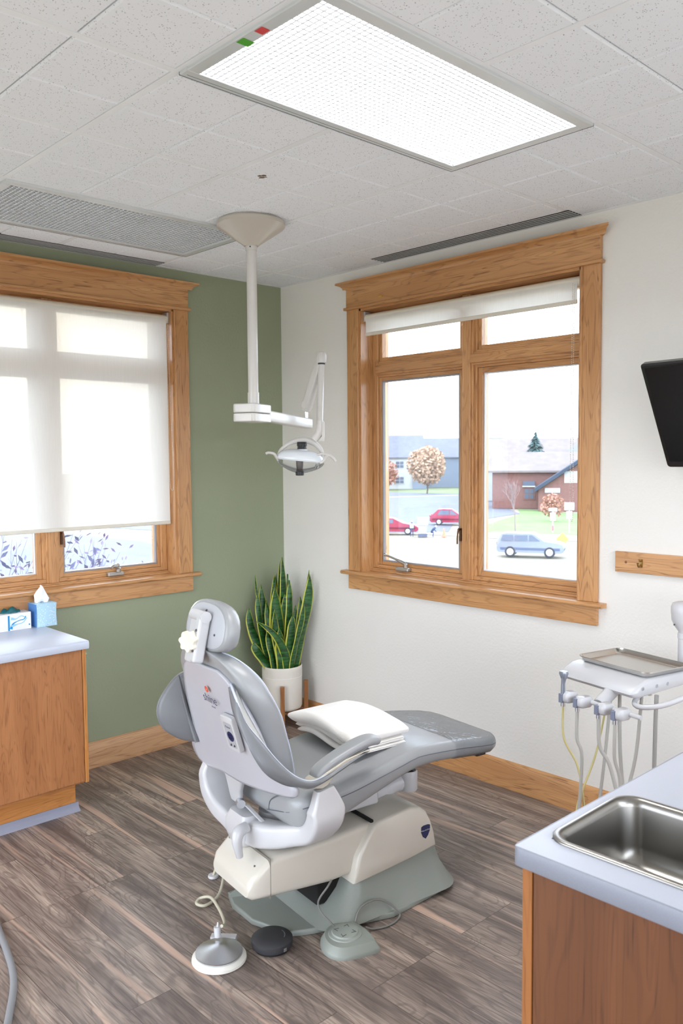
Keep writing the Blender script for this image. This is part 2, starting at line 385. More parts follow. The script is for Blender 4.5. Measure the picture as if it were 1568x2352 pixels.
# ================================================================== SETTING
b = MB(); b.box(-.02, RX, RY, .02, -.1, 0); struct(b.build('floor', FLOOR), 'grey brown wood plank floor', 'floor')

def wall_hole(name, m, to3, L0, L1, c):
    """wall with a window opening centred at c; to3(s, d, z) -> world"""
    hw = .728; z0, z1 = 1.0, 2.565; b = MB()
    for s0, s1, a0, a1 in ((L0, c-hw, 0, H+.12), (c+hw, L1, 0, H+.12), (c-hw, c+hw, 0, z0), (c-hw, c+hw, z1, H+.12)):
        b.loft([[to3(s0, 0, a0), to3(s1, 0, a0), to3(s1, 0, a1), to3(s0, 0, a1)], [to3(s0, WT, a0), to3(s1, WT, a0), to3(s1, WT, a1), to3(s0, WT, a1)]])
    return b.build(name, m, flatshade=True)
struct(wall_hole('wall_right', WWALL, lambda s, d, z: Vector((s, d, z)), 0, RX, 1.453), 'white textured wall with the wide window', 'wall')
struct(wall_hole('wall_left', GWALL, lambda s, d, z: Vector((-d, s, z)), RY, WT, -1.5425), 'sage green textured wall', 'wall')

b = MB(); b.box(RX, RX+.1, RY, WT, 2.3, H+.12); struct(b.build('shading_header', WWALL, flatshade=True), 'unseen white header added to shade the upper walls', 'wall')  # unseen header, added to keep outside light off the upper walls
b = MB(); b.box(3.0, RX, RY-.1, RY, 0, H+.12); b.box(-WT, 2.9999, RY-.1, RY, 2.3, H+.12); struct(b.build('shading_wall', WWALL, flatshade=True), 'unseen partial wall behind the viewpoint, shaped to shade the white wall', 'wall')  # partial wall and header out of view, shaped to dim the white wall

# ceiling: bevelled one foot tiles, missing under the luminaires and the diffusers
b = MB(); b.box(-.1, RX, RY, .1, H+.13, H+.16)
kx0 = int((0-LX)/FT)-1; ky0 = int((RY-LY)/FT)-1
tiles = MB()
for i in range(kx0, 13):
    for j in range(ky0, 8):
        x0, x1 = LX+i*FT, LX+(i+1)*FT; y0, y1 = LY+j*FT, LY+(j+1)*FT
        if x1 < .01 or x0 > RX or y0 > -.01 or y1 < RY: continue
        if (0 <= i < 2 and 0 <= j < 4) or (-6 <= i < -4 and 0 <= j < 4): continue
        x0 = max(x0, .0); y1 = min(y1, .0); x1 = min(x1, RX); y0 = max(y0, RY)
        gx0 = .011 if i % 2 == 0 else .002; gx1 = .002 if i % 2 == 0 else .011
        gy0 = .011 if j % 2 == 0 else .002; gy1 = .002 if j % 2 == 0 else .011
        a = (x0+gx0, x1-gx1, y0+gy0, y1-gy1)
        if a[1]-a[0] < .02 or a[3]-a[2] < .02: continue
        e = .006
        lo = [(a[0]+e, a[2]+e, H), (a[1]-e, a[2]+e, H), (a[1]-e, a[3]-e, H), (a[0]+e, a[3]-e, H)]
        hi = [(a[0], a[2], H+.006), (a[1], a[2], H+.006), (a[1], a[3], H+.006), (a[0], a[3], H+.006)]
        tp = [(p[0], p[1], H+.015) for p in hi]
        tiles.loft([lo, hi, tp])
ceil = struct(b.build('ceiling', TBAR, flatshade=True), 'white suspended ceiling of speckled square tiles', 'ceiling')
tiles.build('ceiling_tiles', TILE, ceil, flatshade=True)
b = MB(); b.box(-.02, RX, RY, .02, H+.010, H+.013); 
# keep lights clear: backing built in strips round the fixtures
b = MB()
for (x0, x1, y0, y1) in ((-.02, RX, RY, LY), (-.02, RX, LY+4*FT, .02), (-.02, LX-6*FT, LY, LY+4*FT), (LX-4*FT, LX, LY, LY+4*FT), (LX+2*FT, RX, LY, LY+4*FT)):
    b.box(x0, x1, y0, y1, H+.0125, H+.016)
b.build('tile_backing', mat('tile_score_grey', (190, 188, 186), .9), ceil, flatshade=True)
tb = MB()
for i in range(-8, 14, 2):
    x = LX+i*FT
    if 0 < x < RX:
        for (y0, y1) in ((RY, LY), (LY, LY+4*FT), (LY+4*FT, 0)):
            tb.box(x-.012, x+.012, y0, y1, H+.0015, H+.0115)
for j in range(-8, 8, 2):
    y = LY+j*FT
    if RY < y < 0:
        tb.box(0, LX-6*FT, y-.012, y+.012, H+.001, H+.012) if LX-6*FT > 0 else None
        tb.box(LX-6*FT, LX-4*FT, y-.012, y+.012, H+.001, H+.012) if not (0 < j < 4) else None
        tb.box(LX-4*FT, LX, y-.012, y+.012, H+.001, H+.012)
        tb.box(LX, LX+2*FT, y-.012, y+.012, H+.001, H+.012) if not (0 < j < 4) else None
        tb.box(LX+2*FT, RX, y-.012, y+.012, H+.001, H+.012)
tb.build('ceiling_grid', TBAR, ceil, flatshade=True)
for sx0, sx1, sy0, sy1 in ((0, RX, -.022, 0), (0, .022, RY, -.022)):
    t_ = MB(); t_.box(sx0, sx1, sy0, sy1, H-.001, H+.012); t_.build('wall_angle', TBAR, ceil, flatshade=True)
# brown water mark flecks on one tile
b = MB()
for k in range(7):
    x, y = 1.63+random.uniform(-.03, .03), -1.42+random.uniform(-.02, .02)
    b.lathe([(.001, H-.0008), (random.uniform(.004, .011), H-.0006), (.001, H-.0002)], (x, y, 0), 7)
b.build('stain', mat('brown_stain', (120, 100, 84), .9), ceil)

# baseboards
def board(name, to3, s0, s1, m):
    prof = [(0, 0), (.016, 0), (.016, .128), (.012, .138), (.006, .143), (0, .145)]
    b = MB(); b.loft([[to3(s, d, z) for d, z in prof] for s in (s0, s1)])
    return struct(b.build(name, m, bevel=.001), 'oak baseboard', 'baseboard')
board('baseboard_right', lambda s, d, z: Vector((s, -d, z)), 0, RX, oak('X'))
board('baseboard_left', lambda s, d, z: Vector((d, s, z)), RY, -.016, wood('pale_oak_Y', (192, 146, 104), (214, 172, 130), (140, 96, 62), 'Y'))

# ------------------------------------------------------------------ windows (local frame: x along the wall, y outward, z up)
def window(name, label, loc, rz, side):
    """side: +1 casement on local right, -1 casement on local left"""
    W = bpy.data.objects.new(name, None); COL.objects.link(W); W.location = loc; W.rotation_euler = (0, 0, rz)
    struct(W, label, 'window')
    ox, oz = oak('X'), oak('Z'); hw = .725
    for s in (-1, 1):
        b = MB(); b.box(min(s*hw, s*.8225), max(s*hw, s*.8225), -.02, 0, 1.022, 2.565); b.build('side_casing', oz, W, bevel=.003)
        b = MB(); b.box(min(s*.7252, s*.737) if s > 0 else -.737, max(s*.7252, s*.737) if s > 0 else -.7252, -.026, -.018, 1.022, 2.56)
        b.build('casing_bead', oz, W, bevel=.002)
        b = MB(); b.box(min(s*hw, s*(hw-.012)), max(s*hw, s*(hw-.012)), -.012, .16, 1.02, 2.56); b.build('jamb', oz, W)
    b = MB(); b.box(-.8225, .8225, -.024, 0, 2.575, 2.69); b.build('head_board', ox, W, bevel=.002)
    b = MB(); b.box(-.836, .836, -.036, 0, 2.560, 2.577); b.build('head_bead', ox, W, bevel=.005, seg=3)
    prof = [(0, 2.683), (.026, 2.683), (.028, 2.692), (.036, 2.702), (.05, 2.708), (.058, 2.71), (.058, 2.722), (0, 2.722)]
    b = MB(); b.loft([[Vector((x*(.8225+d), -d, z)) for d, z in prof] for x in (-1, 1)]); b.build('crown_moulding', ox, W)
    b = MB(); b.box(-hw, hw, -.012, .16, 2.548, 2.562); b.build('head_jamb', ox, W)
    # stool with a bull nose and apron
    prof = [(.10, 1.0), (.10, 1.022)] + [(-.04-.011*sin(a), 1.011+.011*cos(a)) for a in [k*pi/8 for k in range(9)]]
    b = MB(); b.loft([[Vector((x*(.862 if d < 0 else .862), d, z)) for d, z in prof] for x in (-1, 1)])
    # only the horns cross the wall face; trim back the part inside the wall
    b = MB(); nose = [(0.0, 1.0), (0.0, 1.022)] + [(-.042-.011*sin(a), 1.011+.011*cos(a)) for a in [k*pi/8 for k in range(9)]]
    b.loft([[Vector((x*.862, d, z)) for d, z in nose] for x in (-1, 1)])
    b.box(-.7245, .7245, 0, .16, 1.0005, 1.0215); b.build('stool', ox, W, bevel=.001)
    for k, (y0, y1, z1) in enumerate(((.055, .16, 1.030), (.075, .16, 1.038))):
        b = MB(); b.box(-.713, .713, y0, y1, 1.0216, z1); b.build('inner_stool_step', ox, W, bevel=.002)
    b = MB(); b.box(-.8225, .8225, -.021, 0, .913, 1.0); b.build('apron', ox, W, bevel=.002)
    # window unit
    fz0, fz1 = 1.0381, 2.548; F0, F1 = .085, .165
    for s in (-1, 1):
        b = MB(); b.box(min(s*.713, s*.672), max(s*.713, s*.672), F0, F1, fz0, fz1); b.build('unit_stile', oz, W, bevel=.004)
    b = MB(); b.box(-.672, .672, F0, F1, fz0, fz0+.022); b.build('unit_sill', ox, W, bevel=.003)
    b = MB(); b.box(-.672, .672, F0, F1, fz1-.03, fz1); b.build('unit_head', ox, W, bevel=.003)
    b = MB(); b.box(-.026, .026, .062, F1, 1.0382, fz1); b.box(-.036, .036, .075, F1, 1.0382, fz1); b.box(-.05, .05, .09, F1, 1.0382, fz1); b.build('mullion', oz, W, bevel=.003)
    for s in (-1, 1):
        b = MB(); x0, x1 = sorted((s*.026, s*.672))
        b.box(x0, x1, .062, F1, 2.19, 2.235); b.box(x0, x1, .078, F1, 2.178, 2.247); b.box(x0, x1, .092, F1, 2.166, 2.259)
        b.build('transom_bar', ox, W, bevel=.003)
    def ring(nm, x0, x1, z0, z1, t, y0, y1, mx, mz):
        b = MB(); b.box(x0, x0+t, y0, y1, z0, z1); b.box(x1-t, x1, y0, y1, z0, z1); b.mi = 1
        b.box(x0+t, x1-t, y0, y1, z0, z0+t); b.box(x0+t, x1-t, y0, y1, z1-t, z1)
        return b.build(nm, [mz, mx], W, bevel=.002)
    GREY = mat('grey_gasket', (150, 148, 150), .5)
    for s in (-1, 1):
        x0, x1 = sorted((s*.0501, s*.6719))
        # transom light
        ring('transom_sash', x0, x1, 2.2591, 2.5179, .022, .102, .155, ox, oz)
        g = MB(); g.box(x0+.02, x1-.02, .13, .134, 2.279, 2.50); g.build('pane', GLASS, W, flatshade=True)
        if s == side:
            ring('casement_sash', x0, x1, 1.0602, 2.1659, .020, .098, .158, ox, oz)
            ring('gasket', x0+.020, x1-.020, 1.0802, 2.1459, .009, .100, .12, GREY, GREY)
            g = MB(); g.box(x0+.0295, x1-.0295, .13, .134, 1.089, 2.137)
        else:
            ring('fixed_sash', x0, x1, 1.0602, 2.1659, .028, .105, .155, ox, oz)
            ring('glazing_strip', x0+.028, x1-.028, 1.0882, 2.1379, .006, .115, .13, mat('white_spacer', (222, 228, 236), .5), mat('white_spacer', (222, 228, 236), .5))
            g = MB(); g.box(x0+.03, x1-.03, .13, .134, 1.09, 2.136)
        g.build('pane', GLASS, W, flatshade=True)
    # crank operator and sash lock
    NICK = mat('satin_nickel', (176, 172, 166), .35, metal=.8)
    cx = side*.46 if side < 0 else side*.36
    b = MB(); b.box(cx-.05, cx+.05, .052, .088, 1.0381, 1.062); op = b.build('crank_housing', NICK, W, bevel=.008, seg=3)
    b = MB(); b.cyl((cx+.02, .068, 1.06), (cx+.02, .066, 1.083), .013)
    if side < 0:
        b.tube([(cx+.02, .066, 1.085), (cx-.02, .058, 1.10), (cx-.08, .05, 1.118), (cx-.12, .05, 1.125)], [(0, .012), (.5, .007), (1, .006)], up=(0, 0, 1))
        b.ball((cx-.125, .05, 1.128), .010)
    else:
        b.tube([(cx+.02, .066, 1.083), (cx-.01, .058, 1.098), (cx-.035, .052, 1.088)], [(0, .013), (1, .008)]); b.ball((cx+.012, .06, 1.10), .012)
    b.build('crank_handle', NICK, W)
    for z in (1.27, ):
        b = MB(); x = side*.060
        b.box(x-.006, x+.006, .088, .099, z-.03, z+.04); b.tube([(x, .09, z+.03), (x, .075, z+.035), (x+side*.004, .07, z-.01), (x+side*.004, .07, z-.045)], .005, n=8)
        b.build('sash_lock', mat('bronze_lock', (120, 90, 70), .35, metal=.7), W)
    return W
win1 = window('window_1', 'oak trimmed window in the green wall behind the lowered shade', (0, -1.5425, 0), rad(90), 1)
win2 = window('window_2', 'oak trimmed window in the white wall looking out over the car park', (1.453, 0, 0), 0, -1)
b = MB(); b.box(-.556, -.528, -.0258, -.0242, 2.60, 2.609); b.build('tape', mat('yellow_tape', (196, 150, 50), .6), win2)

def blind(name, label, loc, rz, zb, chain_x):
    T = thing(name, label, 'window blind', loc, rz)
    hw = .690; zc = 2.505; yc = .034
    b = MB(); b.cyl((-hw-.012, yc, zc), (hw+.012, yc, zc), .026, n=28); b.build('roller_tube', mat('cream_blind_fabric', (226, 220, 204), .8), T)
    b = MB(); b.box(-hw, hw, yc-.0264, yc-.0258, zb+.012, zc); b.build('fabric', SHADE, T, flatshade=True)
    b = MB(); b.box(-hw-.001, hw+.001, yc-.031, yc-.021, zb-.004, zb+.016); b.build('hem_bar', mat('cream_hem', (222, 216, 202), .7), T, bevel=.004)
    for s in (-1, 1):
        b = MB(); b.box(s*.7065-.0055, s*.7065+.0055, yc-.024, yc+.024, zc-.02, zc+.04); b.lathe([(.001, -.007), (.022, -.007), (.022, .007), (.001, .007)], (s*.7065-s*.012*0, yc, zc), 20, 'X')
        b.build('bracket', mat('clear_bracket', (205, 208, 214), .2, metal=.5), T, bevel=.002)
    # bead chain
    c = MB(); zt, zl = zc-.01, 1.52 if zb < 2 else 1.40
    path = crom([(chain_x-.003, yc-.03, zt), (chain_x-.003, yc-.035, 2.0), (chain_x-.004, yc-.035, zl+.1), (chain_x+.004, yc-.04, zl), (chain_x+.018, yc-.045, zl+.06), (chain_x+.010, yc-.04, 2.0), (chain_x+.006, yc-.03, zt)], 24)
    d = 0; last = path[0]
    acc = 0
    for p, q in zip(path[:-1], path[1:]):
        seg = (q-p).length; 
        while acc < seg:
            c.ball(p+(q-p)*(acc/seg), .0026, 6); acc += .0085
        acc -= seg
    c.build('bead_chain', mat('chain_white', (226, 220, 210), .5), T)
    return T
blind('roller_blind', 'sheer white roller shade lowered over the window in the green wall', (0, -1.5425, 0), rad(90), 1.322, .690)
blind('roller_blind', 'sheer white roller shade rolled up over the top panes of the white wall window', (1.453, 0, 0), 0, 2.405, .672)

# ------------------------------------------------------------------ ceiling luminaires
def luminaire(x0, y0, lit, label):
    T = thing('ceiling_light', label, 'ceiling light', (x0, y0, H))
    Wd, Ln = 2*FT, 4*FT; t = .045
    b = MB()
    for a in ((0.004, t, .004, Ln-.004), (Wd-t, Wd-.004, .004, Ln-.004), (t, Wd-t, .004, t), (t, Wd-t, Ln-t, Ln-.004)):
        b.box(a[0], a[1], a[2], a[3], -.008, .004)
    b.build('door_frame', ALUW, T, bevel=.003)
    b = MB()
    for a in ((.004, .0065, 0.004, Ln-.004), (.020, .0213, .02, Ln-.02), (.004, Wd-.004, Ln-.0058, Ln-.004)): b.box(a[0], a[1], a[2], a[3], -.0085, .002)
    b.build('frame_groove', mat('groove_grey', (86, 92, 102), .5), T, flatshade=True)
    b = MB(); b2 = MB(); h = .009; x, y = t, t; nx, ny = 26, 56; dx, dy = (Wd-2*t)/nx, (Ln-2*t)/ny
    for i in range(nx+1): b.box(x+i*dx-.0018, x+i*dx+.0018, t, Ln-t, 0.0, h); b2.box(x+i*dx-.0022, x+i*dx+.0022, t, Ln-t, -.0012, -.0001)
    for j in range(ny+1): b.box(t, Wd-t, y+j*dy-.0018, y+j*dy+.0018, 0.0003, h-.0003); b2.box(t, Wd-t, y+j*dy-.0022, y+j*dy+.0022, -.0013, -.0002)
    lv = b.build('egg_crate_louver', LOUV, T, flatshade=True); b2.build('louver_edge', mat('louver_edge_grey', (226, 231, 238), .5), lv, flatshade=True)
    b = MB(); z1 = .098
    b.box(.002, .006, .002, Ln-.002, .014, z1); b.box(Wd-.006, Wd-.002, .002, Ln-.002, .014, z1)
    b.box(.006, Wd-.006, .002, .006, .014, z1); b.box(.006, Wd-.006, Ln-.006, Ln-.002, .014, z1); b.box(.002, Wd-.002, .002, Ln-.002, z1, z1+.004)
    b.build('housing', mat('housing_white', (236, 238, 240), .4), T, flatshade=True)
    if lit:
        b = MB(); b.box(.012, Wd-.012, .012, Ln-.012, .058, .062); b.build('lamp_diffuser', TUBE_ON, T, flatshade=True)
        g = MB()
        p = [(-.0015, .42), (.03, .42), (.034, .45), (.0, .452)]
        g.box(.012, .043, .30, .325, -.0095, -.0085); g.build('green_sticker', mat('green_sticker', (70, 160, 30), .6), T, flatshade=True)
    else:
        for k in range(3):
            b = MB(); xx = Wd*(k+.5)/3; b.cyl((xx, .03, .05), (xx, Ln-.03, .05), .013); b.build('tube', mat('unlit_tube', (240, 240, 240), .3), T)
    return T
lum = luminaire(LX, LY, True, 'lit rectangular ceiling light with bright egg-crate louver')
b = MB(); b.box(.30, .325, .013, .043, -.0095, -.0085); 
for o in list(lum.children):
    if o.name.startswith('green_sticker'): bpy.data.objects.remove(o)
b = MB(); b.box(.268, .298, .010, .047, -.0095, -.0085); b.build('green_sticker', mat('green_sticker', (70, 160, 30), .6), lum, flatshade=True)
b = MB(); b.box(.345, .375, .010, .036, -.0095, -.0085); b.build('red_sticker', mat('red_sticker', (206, 62, 62), .6), lum, flatshade=True)
luminaire(LX-6*FT, LY, False, 'switched off ceiling light with grey louver above the green wall')

def vent(label, x0, x1, y0, y1, along):
    T = thing('air_vent', label, 'air vent', ((x0+x1)/2, (y0+y1)/2, H))
    w_, l_ = (x1-x0, y1-y0) if along == 'y' else (y1-y0, x1-x0)
    T.rotation_euler = (0, 0, 0 if along == 'y' else rad(90))
    b = MB(); b.box(-w_/2, w_/2, -l_/2, l_/2, -.0006, -.0001); b.build('slot_backing', DARK, T, flatshade=True)
    n = 5
    for k in range(n):
        xx = -w_/2+(k+.5)*w_/n; b = MB(); b.box(xx-.0052, xx+.0052, -l_/2, l_/2, -.0035, -.0012); b.build('blade', mat('vent_blade', (176, 178, 180), .45), T, bevel=.0008)
    return T
vent('slim black and white slot vent along the ceiling above the white wall', LX-4*FT, LX+.02, -.13, -.012, 'x')
vent('slim black and white slot vent along the ceiling above the green wall', .012, .12, LY, LY+4*FT, 'y')

# ================================================================== DENTAL CHAIR (local frame: x right, y towards the foot end, z up)
CH = thing('dental_chair', 'light grey reclining patient chair on a cream pedestal with sling armrests', 'dental chair', (1.90, -1.65, 0), rad(-8))
# floor plate and flared skirt
def hexa(pts): return pts
plate = [(-.05, -.24), (-.075, -.16), (-.07, -.02), (-.04, .05), (0, .13), (.05, .155), (.10, .172), (.376, .25), (.64, .215), (.70, .17), (.76, .11), (.80, 0), (.76, -.11), (.70, -.17), (.62, -.22), (.376, -.25), (.10, -.24), (.02, -.26)]
b = MB(); b.loft([[(v, u_, 0.0) for u_, v in plate], [(v, u_, .016) for u_, v in plate], [(v*.985, .35+(u_-.35)*.99, .022) for u_, v in plate]])
b.build('floor_plate', BASEG, CH, bevel=.004)
def ringpts(u0, u1, hw, R, z, n=6): return [(x, y, z) for x, y in rrect(2*hw, u1-u0, R, n, 0, (u0+u1)/2)]
b = MB()
b.loft([ringpts(.08, .745, .238, .10, .02), ringpts(.15, .72, .228, .09, .05), ringpts(.215, .68, .208, .07, .11), ringpts(.245, .655, .196, .05, .165), ringpts(.26, .64, .192, .04, .22)])
b.build('pedestal_skirt', BASEG, CH, bevel=0)
b = MB(); b.box(-.10, .11, .13, .30, .06, .165); b.build('lift_linkage', DARK, CH, bevel=.01)
b = MB(); b.loft([[(-.245, -.05, .02), (-.20, -.06, .02), (-.22, -.05, .028)], [(-.25, .06, .02), (-.15, .05, .02), (-.21, .05, .075)], [(-.245, .20, .02), (-.14, .20, .02), (-.20, .20, .13)]]); b.build('plate_flange', BASEG, CH)
# cream pedestal cover with the badge
prof = [(.232, .150), (.240, .20), (.252, .245), (.285, .295), (.325, .345), (.345, .358), (.50, .372), (.545, .362), (.580, .335), (.602, .295), (.618, .25), (.630, .19), (.50, .172), (.35, .158)]
def inset(pr, d, cu=.43, cz=.27): return [(a+(cu-a)*d, c+(cz-c)*d) for a, c in pr]
b = MB(); secs = []
for v, d in ((-.207, .09), (-.203, .03), (-.194, 0), (.194, 0), (.203, .03), (.207, .09)): secs.append([(v, a, c) for a, c in inset(prof, d)])
b.loft(secs); b.build('pedestal_cover', CREAM, CH, sharp=50)
b = MB(); b.box(-.19, .19, .318, .333, .352, .3635); b.build('slot', DARK, CH, bevel=.004)
# lift arm cover
b = MB()
st = [(-.165, .13, .19, .235), (-.150, .142, .182, .262), (-.085, .150, .178, .312), (-.05, .152, .176, .318), (.15, .170, .168, .330), (.34, .178, .178, .350)]
b.loft([[(x, u_, z) for x, z in rrect(2*hw, z1-z0, .022, 4, 0, (z0+z1)/2)] for u_, hw, z0, z1 in st])
b.build('lift_arm_cover', CREAM, CH, sharp=45)
b = MB(); b.box(-.148, .150, -.088, -.086, .176, .3185); b.build('cover_joint', mat('joint_grey', (120, 116, 108), .7), CH)  # thin grey strip marking the joint across the cover
for x, y in ((.10, -.12), (-.12, -.10), (.12, .05), (.13, .17), (.05, .25)):
    z = interp([-.15, -.085, -.05, .15, .34], [.262, .312, .318, .330, .350], y)
    b = MB(); b.lathe([(.001, z+.0012), (.0045, z+.001), (.0045, z-.003)], (x, y, 0), 12); b.build('screw', mat('dull_screw', (120, 116, 108), .4, metal=.5), CH)
# column well, column and yoke
b = MB(); b.lathe([(.001, .3205), (.082, .3205), (.086, .3195), (.086, .31)], (-.045, 0.02, 0), 32); b.build('column_well', BLACK, CH)
b = MB(); b.lathe([(.066, .30), (.07, .325), (.075, .345), (.06, .355), (.055, .41)], (-.03, .035, 0), 32); b.build('swivel_column', WHITE, CH)
yoke = [(-.290, -.060, .570), (-.298, -.062, .50), (-.280, -.066, .43), (-.21, -.078, .385), (-.11, -.082, .366), (0, -.075, .364), (.11, -.048, .380), (.20, -.012, .405), (.262, .02, .428), (.296, .04, .475), (.300, .045, .52), (.298, .038, .588)]
b = MB(); P = crom(yoke, 5); secs = []
K = len(P)
for i, p in enumerate(P):
    T = (P[min(i+1, K-1)]-P[max(i-1, 0)]).normalized(); A = Vector((0, 1, 0)); A = (A-T*A.dot(T)).normalized(); B_ = T.cross(A)
    t = abs(i/(K-1)*2-1)
    wa = interp([0, .35, .62, .8, 1], [.045, .04, .062, .068, .034], t); wb = interp([0, .3, .62, .85, 1], [.046, .034, .034, .022, .018], t)
    secs.append([p+A*x+B_*z for x, z in rrect(2*wa, 2*wb, min(wa, wb)*.5, 4)])
b.loft(secs); b.build('yoke', WHITE, CH, sharp=60)
# hub behind the yoke and its lever
b = MB(); b.loft([[(x, y, z) for x, y in rrect(w_, d_, .02, 4, -.04, -.085)] for w_, d_, z in ((.07, .05, .305), (.11, .075, .318), (.14, .09, .35), (.15, .085, .39), (.12, .06, .425))]); b.build('yoke_hub', WHITE, CH, sharp=50)
b = MB(); b.tube([(.045, -.12, .405), (.055, -.155, .40), (.062, -.168, .375), (.064, -.165, .345), (.062, -.158, .312)], [(0, .020), (.3, .022), (.7, .016), (1, .012)], n=12, flat=.8)
b.build('release_lever', WHITE, CH)
# seat cushion
us = [-.045, -.038, -.02, .02, .10, .2, .31, .42, .5, .6, .72, .82, .90, .945, .972, .985]
ww = [.18, .215, .255, .27, .272, .268, .262, .256, .25, .25, .25, .245, .235, .21, .17, .10]
zt = [.495, .525, .545, .552, .553, .562, .580, .598, .610, .606, .596, .582, .570, .562, .553, .54]
zb = [.465, .445, .425, .422, .436, .462, .490, .518, .532, .534, .524, .512, .505, .505, .508, .515]
def seat_ring(u_, grow=0, top=0):
    w_ = interp(us, ww, u_)+grow; a = smooth(us, zt, u_)+grow+top; c = smooth(us, zb, u_)-grow
    R = min(.03, (a-c)*.45, w_*.5)
    pts = []
    for x, z in rrect(2*w_, a-c, R, 5, 0, (a+c)/2):
        pts.append((x, u_, z))
    return pts
uu = []
for i in range(len(us)-1):
    n = max(1, int((us[i+1]-us[i])/.03)); uu += [us[i]+(us[i+1]-us[i])*k/n for k in range(n)]
uu.append(us[-1])
b = MB(); b.loft([seat_ring(x) for x in uu]); seat = b.build('seat', VINYL, CH, sharp=60)
for s in (-1, 1):
    P = [(s*(interp(us, ww, x)+.0006), x, smooth(us, zt, x)-.030) for x in uu[2:-2]]
    b = MB(); b.tube(P, .0016, n=6, sm=0); b.build('seam', SEAM, seat)
P = [(s*interp(us, ww, .945)*k, .95+.0, 0) for s, k in ()]
b = MB(); b.tube([(.06, -.047, .455), (.12, -.047, .47), (.20, -.04, .49), (.25, -.015, .51)], .0016, n=6); b.tube([(.17, -.046, .55), (.09, -.047, .50), (.07, -.045, .455)], .0016, n=6); b.build('seam', SEAM, seat)
b = MB(); b.loft([seat_ring(x, .0022) for x in uu if x >= .66]); tcv = b.build('toe_cover', None or CLEAR, CH, sharp=60)
m = CLEAR.copy(); m.name = 'wrinkled_clear_film'; t = m.node_tree
nn = N(t, 'ShaderNodeTexNoise'); nn.inputs['Scale'].default_value = 22; nn.inputs['Detail'].default_value = 2; nn.inputs['Distortion'].default_value = 1.5; bb = N(t, 'ShaderNodeBump'); bb.inputs['Strength'].default_value = .5; bb.inputs['Distance'].default_value = .01
tc = N(t, 'ShaderNodeTexCoord'); t.links.new(tc.outputs['Object'], nn.inputs['Vector']); t.links.new(nn.outputs['Fac'], bb.inputs['Height'])
for nd in t.nodes:
    if nd.type == 'BSDF_GLOSSY': t.links.new(bb.outputs[0], nd.inputs['Normal']); nd.inputs['Roughness'].default_value = .12
tcv.data.materials[0] = m
b = MB(); b.box(.12, .20, .85, .90, .49, .508); b.build('toe_foot', BLACK, CH, bevel=.003)
# accessory ring and bracket beneath the seat
b = MB(); b.lathe([(.036, .355), (.039, .36), (.039, .43), (.036, .437), (.031, .437), (.029, .43), (.029, .36)], (.03, .63, 0), 32)
b.tube([(.02, .605, .39), (.02, .56, .385), (.02, .48, .37), (.02, .38, .40), (.02, .30, .42)], [(0, .030), (.3, .028), (1, .05)], n=14, flat=1.2, up=(0, 0, 1)); br = b.build('accessory_ring', WHITE, CH)
b = MB(); b.lathe([(.001, .425), (.0285, .425), (.0285, .42)], (.03, .63, 0), 28); b.build('ring_bore', mat('dark_brown_bore', (66, 40, 34), .6), br)
b = MB(); b.box(-.11, .11, .02, .42, .375, .45); b.build('seat_frame', WHITE, CH, bevel=.01)

# backrest shell
BC = -.02
def ub(v, z, k=.38): return .05-.30*z+(k if v > BC else .04)*(v-BC)**2
zs = [.515, .53, .56, .58, .62, .66, .69, .755, .80, .84, .87, .90, .93, .95, .965, .98, .99, .997]
hs = [.325, .345, .352, .350, .318, .285, .268, .252, .243, .230, .218, .204, .184, .168, .150, .122, .095, .06]
def hsh(z): return smooth(zs, hs, z)
b = MB(); rows = []
nz, nv = 44, 24
def zbot(v):
    a = abs(v-BC)
    return interp([-.35, -.30, -.25, -.16, -.12, 0, .15, .22, .28, .33, .36], [.535, .52, .528, .545, .55, .552, .566, .575, .583, .588, .60], v)
for j in range(nz+1):
    row = []
    for i in range(nv+1):
        s = -1+2*i/nv; q = j/nz
        z = .515+(.988-.515)*(1-(1-q)**1.25); v = BC+s*hsh(z)
        z2 = z+(zbot(v)-.515)*max(0, 1-(z-.515)/.17)
        row.append((v, ub(v, z2)-.006, z2))
    rows.append(row)
b.loft(rows, cap=False, closed=False)
shell = b.build('backrest_shell', mat('shell_white', (184, 184, 191), .34, coat=.2), CH, solid=.014, sharp=70, weld=True)
shell.modifiers['solid'].offset = 1
# tongue hinge
b = MB(); secs = []
for z, vc, hw in ((.57, -.055, .075), (.54, -.06, .060), (.50, -.08, .046), (.46, -.095, .040), (.44, -.10, .034)):
    secs.append([(vc+x, ub(vc+x, z)+y+.004, z) for x, y in rrect(2*hw, .020, .008, 3)])
b.loft(secs); tg = b.build('hinge_tongue', WHITE, CH, sharp=60)
b = MB(); b.cyl((-.055, -.092, .455), (-.030, -.10, .455), .016, 24); tb_ = b.build('hinge_pin', ALU, tg)
b = MB(); b.loft([[(x-.0, y, z) for x, y in ((.0, -.09), (.022, -.09), (.022, -.075), (.0, -.075))] for z in (0,)]*0 or [[(-.03, -.09, .45), (-.01, -.09, .452), (-.01, -.075, .452), (-.03, -.075, .45)], [(.06, -.07, .41), (.08, -.07, .412), (.08, -.055, .412), (.06, -.055, .41)]]); b.build('link_bar', WHITE, CH, bevel=.002)
